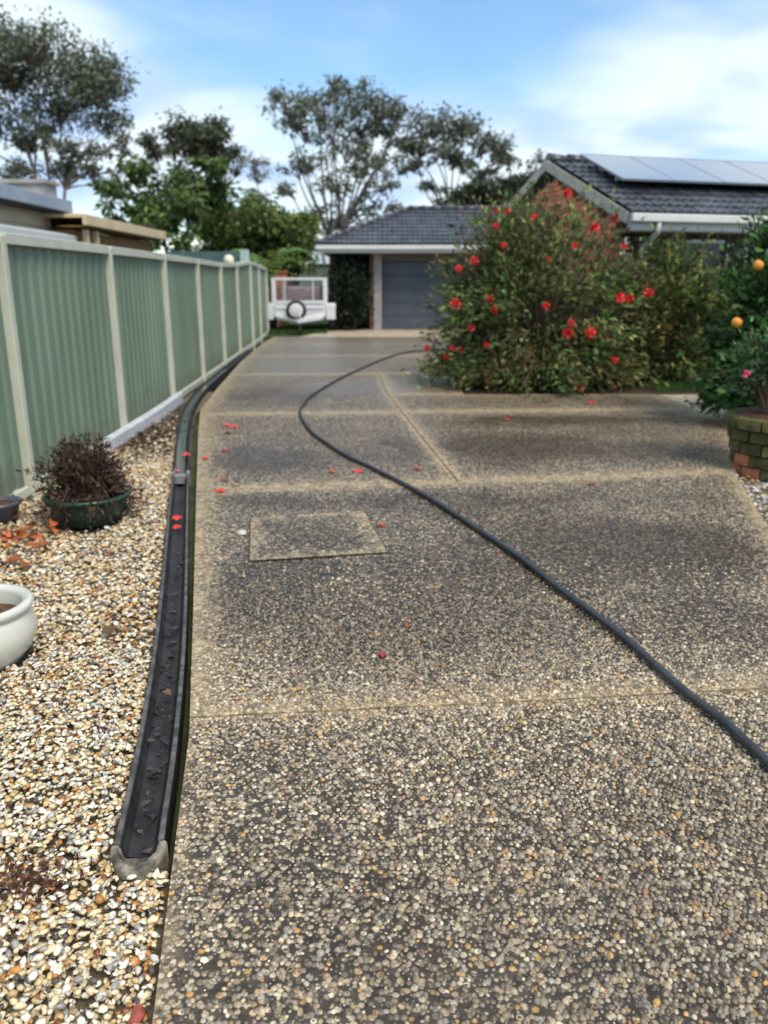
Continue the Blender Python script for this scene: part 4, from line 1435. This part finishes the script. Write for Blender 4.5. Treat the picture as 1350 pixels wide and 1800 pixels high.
MB().box((3.5, wy + 0.10, 2.26), (3.02, 0.18, 0.25)).build('lintel', M('dark_lintel', (0.10, 0.095, 0.085), 0.7), gar)
MB().box((3.4, wy + 4.7, 1.18), (6.2, 0.15, 2.4)).build('wall', mat_darkbrick, gar)
door = MB().box((3.5, wy + 0.20, 1.06), (3.02, 0.03, 2.14)).build('door', mat_door, gar)
for k in range(5):
    MB().box((3.5, wy + 0.17, 0.21 + k * 0.425), (2.98, 0.035, 0.405)).build('door_panel', mat_door, door, bevel=0.012)
MB().tube([(3.35, wy + 0.145, 0.78), (3.35, wy + 0.11, 0.80), (3.65, wy + 0.11, 0.80), (3.65, wy + 0.145, 0.78)], 0.012, 8).build('handle', mat_steel, door, True)

# ------------------------------------------------------------------ house on the right
th = math.radians(15.5)
hz, hw, hp_ = 2.58, 3.0, math.radians(21)
ho = Vector((3.92, 13.6, 0))
house = empty('brick_house', ho, th, 'orange brick house with dark tile gable roof and solar panels', 'house')
hl = 11.0
rz2 = hz + hw * math.tan(hp_)
up2 = Vector((0, math.cos(hp_), math.sin(hp_)))
mb = MB()
mb.prism([(0, 0, hz), (0, hw, rz2), (0, 2 * hw, hz), (0, 2 * hw, hz - 0.04), (0, hw, rz2 - 0.04), (0, 0, hz - 0.04)], (hl, 0, 0))
mb.build('roof', mat_tile, house)
slope = hw / math.cos(hp_)
lay_tiles(house, Vector((0.0, -0.03, hz + 0.012)), Vector((1, 0, 0)), up2, 29, 10, lambda s_, t_: t_ < slope - 0.2 and s_ < hl)
n_ = 26
for i in range(n_):
    x0 = hl * i / n_
    MB().tube([(x0, hw, rz2 + 0.05), (x0 + hl / n_ * 1.07, hw, rz2 + 0.03)], [0.105, 0.09], 10).build('ridge_tile', mat_tile, house, True)
MB().box((hl / 2 + 0.02, -0.05, hz - 0.06), (hl, 0.12, 0.13)).build('gutter', mat_gutter, house, bevel=0.02)
MB().box((hl / 2 + 0.02, 0.03, hz - 0.13), (hl, 0.03, 0.22)).build('fascia', mat_gutter, house)
MB().box((hl / 2, 0.28, hz - 0.25), (hl - 0.1, 0.5, 0.02)).build('soffit', mat_soffit, house)
for sg in (0, 1):
    y0 = 0 if sg == 0 else 2 * hw
    p_, q_ = Vector((-0.015, y0, hz - 0.06)), Vector((-0.015, hw, rz2 - 0.06))
    MB().beam(p_, q_, 0.035, 0.17).build('barge_board', M('weathered_barge', (0.40, 0.37, 0.33), 0.6, 0.15, 4) if sg == 0 else bpy.data.materials['weathered_barge'], house)
# gable wall in individual bricks
gx0 = 0.16
mb = MB()
mb.prism([(gx0 + 0.06, 0.55, 0), (gx0 + 0.06, 2 * hw - 0.55, 0), (gx0 + 0.06, 2 * hw - 0.55, hz - 0.05), (gx0 + 0.06, hw, rz2 - 0.27), (gx0 + 0.06, 0.55, hz - 0.05)], (0.1, 0, 0))
mb.build('wall', mat_mortar, house)
bme = MB().box((0, 0, 0), (0.11, 0.230, 0.076))
brick_me = raw_mesh('brick', bme.v, bme.f)
brick_me.materials.append(mat_brick)
cand = []
for r in range(int(rz2 / 0.086)):
    z = 0.05 + r * 0.086
    for k in range(28):
        y = 0.55 + 0.12 + 0.24 * k + (0.12 if r % 2 else 0)
        if y + 0.12 > 2 * hw - 0.55:
            continue
        lim = rz2 - 0.20 - abs(y - hw) * math.tan(hp_) - 0.09
        if z + 0.04 > lim:
            continue
        cand.append((y, z))
cand.sort(key=lambda q: -(q[1] - 0.25 * q[0]))
rest = MB()
for i, (y, z) in enumerate(cand):
    if i < 290:
        o = obj('brick', brick_me, None, house)
        o.location = (gx0 + random.uniform(-.003, .003), y, z)
    else:
        rest.box((gx0 + random.uniform(-.003, .003), y, z), (0.11, 0.230, 0.076))
tag(rest.build('brickwork', mat_brick, house), kind='stuff')
# front wall
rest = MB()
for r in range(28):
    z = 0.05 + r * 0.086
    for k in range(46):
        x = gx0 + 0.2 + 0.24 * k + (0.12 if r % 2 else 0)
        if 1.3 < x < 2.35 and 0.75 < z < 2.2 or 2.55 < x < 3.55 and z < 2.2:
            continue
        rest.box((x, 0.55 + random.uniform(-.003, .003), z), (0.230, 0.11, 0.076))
tag(rest.build('brickwork', M('eave_shaded_brick', (0.075, 0.045, 0.035), 0.85, 0.3, 8, 0.4), house), kind='stuff')  # under-eave shade put into the brick colour, darker than the gable
MB().box((hl / 2 + 0.3, 0.66, 1.2), (hl - 0.4, 0.08, 2.4)).build('wall', mat_mortar, house)
win = MB().box((1.82, 0.58, 1.48), (1.08, 0.03, 1.46)).build('window', mat_glass, house)
for bx_, bz_, sx_, sz_ in ((1.82, 2.2, 1.10, 0.05), (1.82, 0.76, 1.10, 0.05), (1.29, 1.48, 0.05, 1.39), (2.35, 1.48, 0.05, 1.39), (1.82, 1.48, 0.04, 1.39)):
    MB().box((bx_, 0.545, bz_), (sx_, 0.05, sz_)).build('frame', mat_steel, win)
dr = MB().box((3.05, 0.58, 1.06), (0.98, 0.04, 2.1)).build('door', M('pale_grey_door', (0.40, 0.43, 0.43), 0.5, 0.06), house)
MB().tube([(2.66, 0.53, 1.0), (2.66, 0.50, 1.06), (2.66, 0.53, 1.12)], 0.012, 8).build('handle', mat_steel, dr, True)
MB().tube([(0.55, -0.05, hz - 0.12), (0.55, -0.02, hz - 0.28), (0.55, 0.40, hz - 0.50), (0.55, 0.44, hz - 0.7), (0.55, 0.44, 0.1)], 0.05, 8).build('downpipe', mat_white, house, True)
# solar panels, portrait, standing off the tiles
pn = Vector((0, -math.sin(hp_), math.cos(hp_)))
M3 = Matrix((Vector((1, 0, 0)), up2, pn)).transposed()
for k in range(9):
    cx = 1.0 + k * 1.045
    c_ = Vector((cx, 0, hz)) + up2 * (slope - 0.34 - 0.83) + pn * 0.22
    pnl = MB().box((0, 0, 0), (1.03, 1.65, 0.03)).build('solar_panel', mat_solar, house)
    pnl.location = c_
    pnl.rotation_euler = M3.to_euler()
    mb = MB()
    for x_ in (-0.519, 0.519):
        mb.box((x_, 0, 0.002), (0.010, 1.65, 0.034))
    for y_ in (-0.832, 0.832):
        mb.box((0, y_, 0.002), (1.05, 0.010, 0.034))
    mb.build('frame', mat_frame, pnl)
for off in (0.55, 1.45):
    p_ = Vector((0.48, 0, hz)) + up2 * (slope - 0.34 - off) + pn * 0.17
    MB().beam(p_, p_ + Vector((9.7, 0, 0)), 0.04, 0.05).build('mounting_rail', mat_steel, house)

# ------------------------------------------------------------------ neighbouring house on the left
nb_ = empty('flat_roof_house', (-5.5, 11.0, -0.1), 0, 'cream neighbouring house with blue grey flat roof edge behind the fence', 'house')
MB().box((-2.9, 0.3, 1.4), (5.0, 7.2, 2.85)).build('wall', mat_weather, nb_)
for k in range(14):
    MB().box((-0.385, 0.3, 0.35 + k * 0.19), (0.022, 7.2, 0.178)).build('weatherboard', mat_weather, nb_)
MB().box((-2.8, -0.2, 2.95), (5.6, 8.0, 0.06)).build('roof', mat_bluefascia, nb_)
MB().box((0.03, -0.2, 2.88), (0.06, 8.1, 0.20)).build('fascia', mat_bluefascia, nb_, bevel=0.01)
MB().box((-2.8, 3.83, 2.88), (5.6, 0.06, 0.20)).build('fascia', mat_bluefascia, nb_)
MB().box((-0.2, -0.2, 2.775), (0.40, 8.0, 0.02)).build('soffit', M('shadow_dark_soffit', (0.03, 0.03, 0.03), 0.8), nb_)  # near-black colour stands in for the shadow below the roof edge
MB().box((-0.70, 3.5, 3.09), (1.10, 0.5, 0.23)).build('roof_monitor', mat_grayclad, nb_)
MB().box((-0.70, 3.5, 3.235), (1.2, 0.6, 0.06)).build('roof_cap', mat_grayclad, nb_)
MB().box((0.06, 0.3, 2.33), (0.14, 6.9, 0.14)).build('awning_gutter', mat_gutter, nb_, bevel=0.02)
MB().box((-0.17, 0.3, 2.41), (0.36, 6.9, 0.03)).build('awning', mat_gutter, nb_)

nb2 = empty('low_roof_annex', (-5.2, 14.6, 0), 0, 'low tan roofed annex with brown timber wall beyond the cream house', 'annex')
MB().box((-1.65, 2.45, 1.2), (2.9, 4.7, 2.4)).build('wall', mat_brownwall, nb2)
MB().box((-1.7, 2.45, 2.62), (3.5, 5.1, 0.06)).build('roof', mat_tanfascia, nb2)
MB().box((0.08, 2.45, 2.55), (0.07, 5.2, 0.18)).build('fascia', mat_tanfascia, nb2, bevel=0.01)
MB().box((-0.2, 2.45, 2.45), (0.48, 5.0, 0.02)).build('soffit', mat_brownwall, nb2)
for k in range(2):
    MB().box((-0.02, 0.15 + k * 0.5, 1.2), (0.09, 0.09, 2.4)).build('post', mat_tanfascia, nb2)

pole = at(4, 410, 6.6)
pl_ = empty('metal_pole', (pole.x - 0.06, 6.6, 0), 0, 'thin pale grey metal pole rising behind the fence at the left edge', 'pole')
MB().tube([(0, 0, 0), (0, 0, 2.88)], 0.022, 10).build('shaft', mat_steel, pl_, True)
MB().tube([(0, 0, 2.88), (0, 0, 2.93)], 0.03, 10).build('cap', mat_steel, pl_, True)

sh = empty('garden_shed', (-4.45, 20.6, 0), 0, 'low garden shed with dark teal roof seen over the fence', 'shed')
MB().box((-0.05, 0.9, 0.95), (1.6, 1.7, 1.9)).build('wall', mat_paleteal, sh)
mb = MB()
mb.prism([(-0.95, -0.05, 1.92), (0.85, -0.05, 1.92), (0.85, 0.10, 2.24), (-0.95, 0.10, 2.24)], (0, 1.8, 0))
mb.build('roof', mat_teal, sh)
MB().box((1.02, -0.02, 1.3), (0.22, 0.05, 1.95)).build('corner_panel', mat_paleteal, sh)

rs = empty('distant_shed', at(560, 470, 34), 0, 'small grey roofed shed far behind the trailer', 'shed')
rs.location.z = 0
MB().box((0, 0.8, 1.1), (1.6, 1.6, 2.2)).build('wall', M('dull_green_wall', (0.10, 0.13, 0.11), 0.7), rs)
MB().prism([(-0.95, -0.1, 2.2), (0.95, -0.1, 2.2), (0.7, 0.8, 2.65), (-0.7, 0.8, 2.65)], (0, 0.1, 0.06)).build('roof', M('grey_sheet_roof', (0.33, 0.38, 0.40), 0.5), rs)
ob = empty('terracotta_chimney', at(497, 560, 28.5), 0, 'small terracotta pipe stack behind the trailer cage', 'chimney')
ob.location.z = -0.1
MB().box((0, 0, 0.95), (0.40, 0.40, 1.9)).build('stack', mat_terra, ob, bevel=0.01)
MB().box((0, 0, 1.93), (0.48, 0.48, 0.08)).build('cap', mat_brownwall, ob, bevel=0.01)

# ------------------------------------------------------------------ trailer
tr = empty('trailer', (-2.63, 25.7, -0.03), 0, 'white caged box trailer with spare wheel parked on grass by the fence end', 'trailer')
MB().box((0, 1.2, 0.66), (1.62, 2.4, 0.36)).build('body', mat_white, tr, bevel=0.015)
MB().box((0, -0.015, 0.74), (1.5, 0.02, 0.03)).build('rib', mat_gutter, tr)
for sx in (-1, 1):
    mb = MB()
    prof = [(0.30, 0.45), (0.42, 0.72), (0.62, 0.86), (1.38, 0.86), (1.58, 0.72), (1.70, 0.45), (1.62, 0.45), (1.52, 0.68), (1.34, 0.80), (0.66, 0.80), (0.48, 0.68), (0.38, 0.45)]
    n_ = len(prof)
    for x_ in (0.82, 1.10):
        for y_, z_ in prof:
            mb.v.append((sx * x_, y_ - 0.3, z_ + 0.03))
    for k in range(n_):
        k2 = (k + 1) % n_
        mb.f.append([k, k2, n_ + k2, n_ + k])
    mb.build('mudguard', mat_white, tr)
    MB().box((sx * 0.965, -0.02, 0.63), (0.29, 0.035, 0.46)).build('mudguard_face', mat_white, tr, bevel=0.03)
    w_ = MB().lathe([(0.001, -0.09), (0.16, -0.09), (0.20, -0.1), (0.29, -0.1), (0.31, -0.07), (0.31, 0.07), (0.29, 0.1), (0.2, 0.1), (0.16, 0.09), (0.001, 0.09)], 28, (sx * 0.96, 0.75, 0.32), 'X').build('wheel', mat_black, tr, True)
    MB().lathe([(0.001, sx * 0.102), (0.14, sx * 0.102), (0.16, sx * 0.092)], 20, (sx * 0.96, 0.75, 0.32), 'X').build('rim', mat_steel, w_, True)
    MB().beam((sx * 0.72, 0.0, 0.46), (sx * 0.03, -1.25, 0.40), 0.06, 0.09).build('drawbar', mat_white, tr)
    MB().prism([(sx * 0.78, -0.05, 0.50), (sx * 0.03, -0.25, 0.32), (sx * 0.03, -0.2, 0.52), (sx * 0.78, -0.03, 0.62)], (0, -0.03, 0)).build('stone_guard', mat_white, tr)
for x_ in (-0.80, 0.80):
    for y_ in (0.02, 2.36):
        MB().box((x_, y_, 1.24), (0.13 if y_ < 1 else 0.05, 0.05, 0.82)).build('cage_post', mat_white, tr, bevel=0.006)
    MB().box((x_, 1.2, 1.62), (0.05, 2.3, 0.05)).build('cage_rail', mat_white, tr)
for y_ in (0.02, 2.36):
    MB().box((0, y_, 1.63), (1.73, 0.055, 0.07)).build('cage_rail', mat_white, tr)
MB().box((0, 0.02, 0.93), (1.47, 0.04, 0.10)).build('cage_rail', mat_white, tr)
for x_ in (-0.46, 0.42):
    MB().box((x_, 0.02, 1.28), (0.03, 0.03, 0.62)).build('cage_bar', mat_white, tr)
mb = MB()
for k in range(15):
    mb.box((-0.70 + k * 0.1, 0.03, 1.28), (0.007, 0.007, 0.62))
for k in range(6):
    mb.box((0, 0.035, 1.03 + k * 0.1), (1.47, 0.007, 0.007))
mb.build('mesh_panel', mat_steel, tr)
MB().box((0.05, 1.3, 1.12), (1.1, 1.6, 0.55)).build('load_cover', M('reddish_grey_tarp', (0.16, 0.11, 0.12), 0.7, 0.3, 3, 0.5, 8), tr, bevel=0.08)
sw = MB().lathe([(0.001, -0.1), (0.20, -0.10), (0.29, -0.085), (0.315, -0.05), (0.315, 0.05), (0.29, 0.085), (0.001, 0.09)], 36, (-0.10, -0.16, 0.68), 'Y').build('spare_wheel', mat_black, tr, True)
MB().lathe([(0.001, -0.125), (0.18, -0.12), (0.215, -0.104), (0.215, -0.09)], 30, (-0.10, -0.16, 0.68), 'Y').build('hub_cover', mat_white, sw, True)
MB().box((-0.1, -0.1, 0.36), (0.30, 0.05, 0.11)).build('plate', M('pale_plate', (0.55, 0.45, 0.38), 0.5), tr, bevel=0.01)
jw = MB().tube([(0.09, -1.0, 0.75), (0.09, -1.0, 0.14)], 0.028, 10).build('jockey_stand', mat_steel, tr, True)
MB().lathe([(0.001, -0.03), (0.09, -0.03), (0.10, -0.015), (0.10, 0.015), (0.09, 0.03), (0.001, 0.03)], 18, (0.09, -1.0, 0.13), 'X').build('jockey_wheel', mat_black, jw, True)
MB().box((0, -1.33, 0.42), (0.09, 0.22, 0.09)).build('coupling', mat_steel, tr, bevel=0.02)
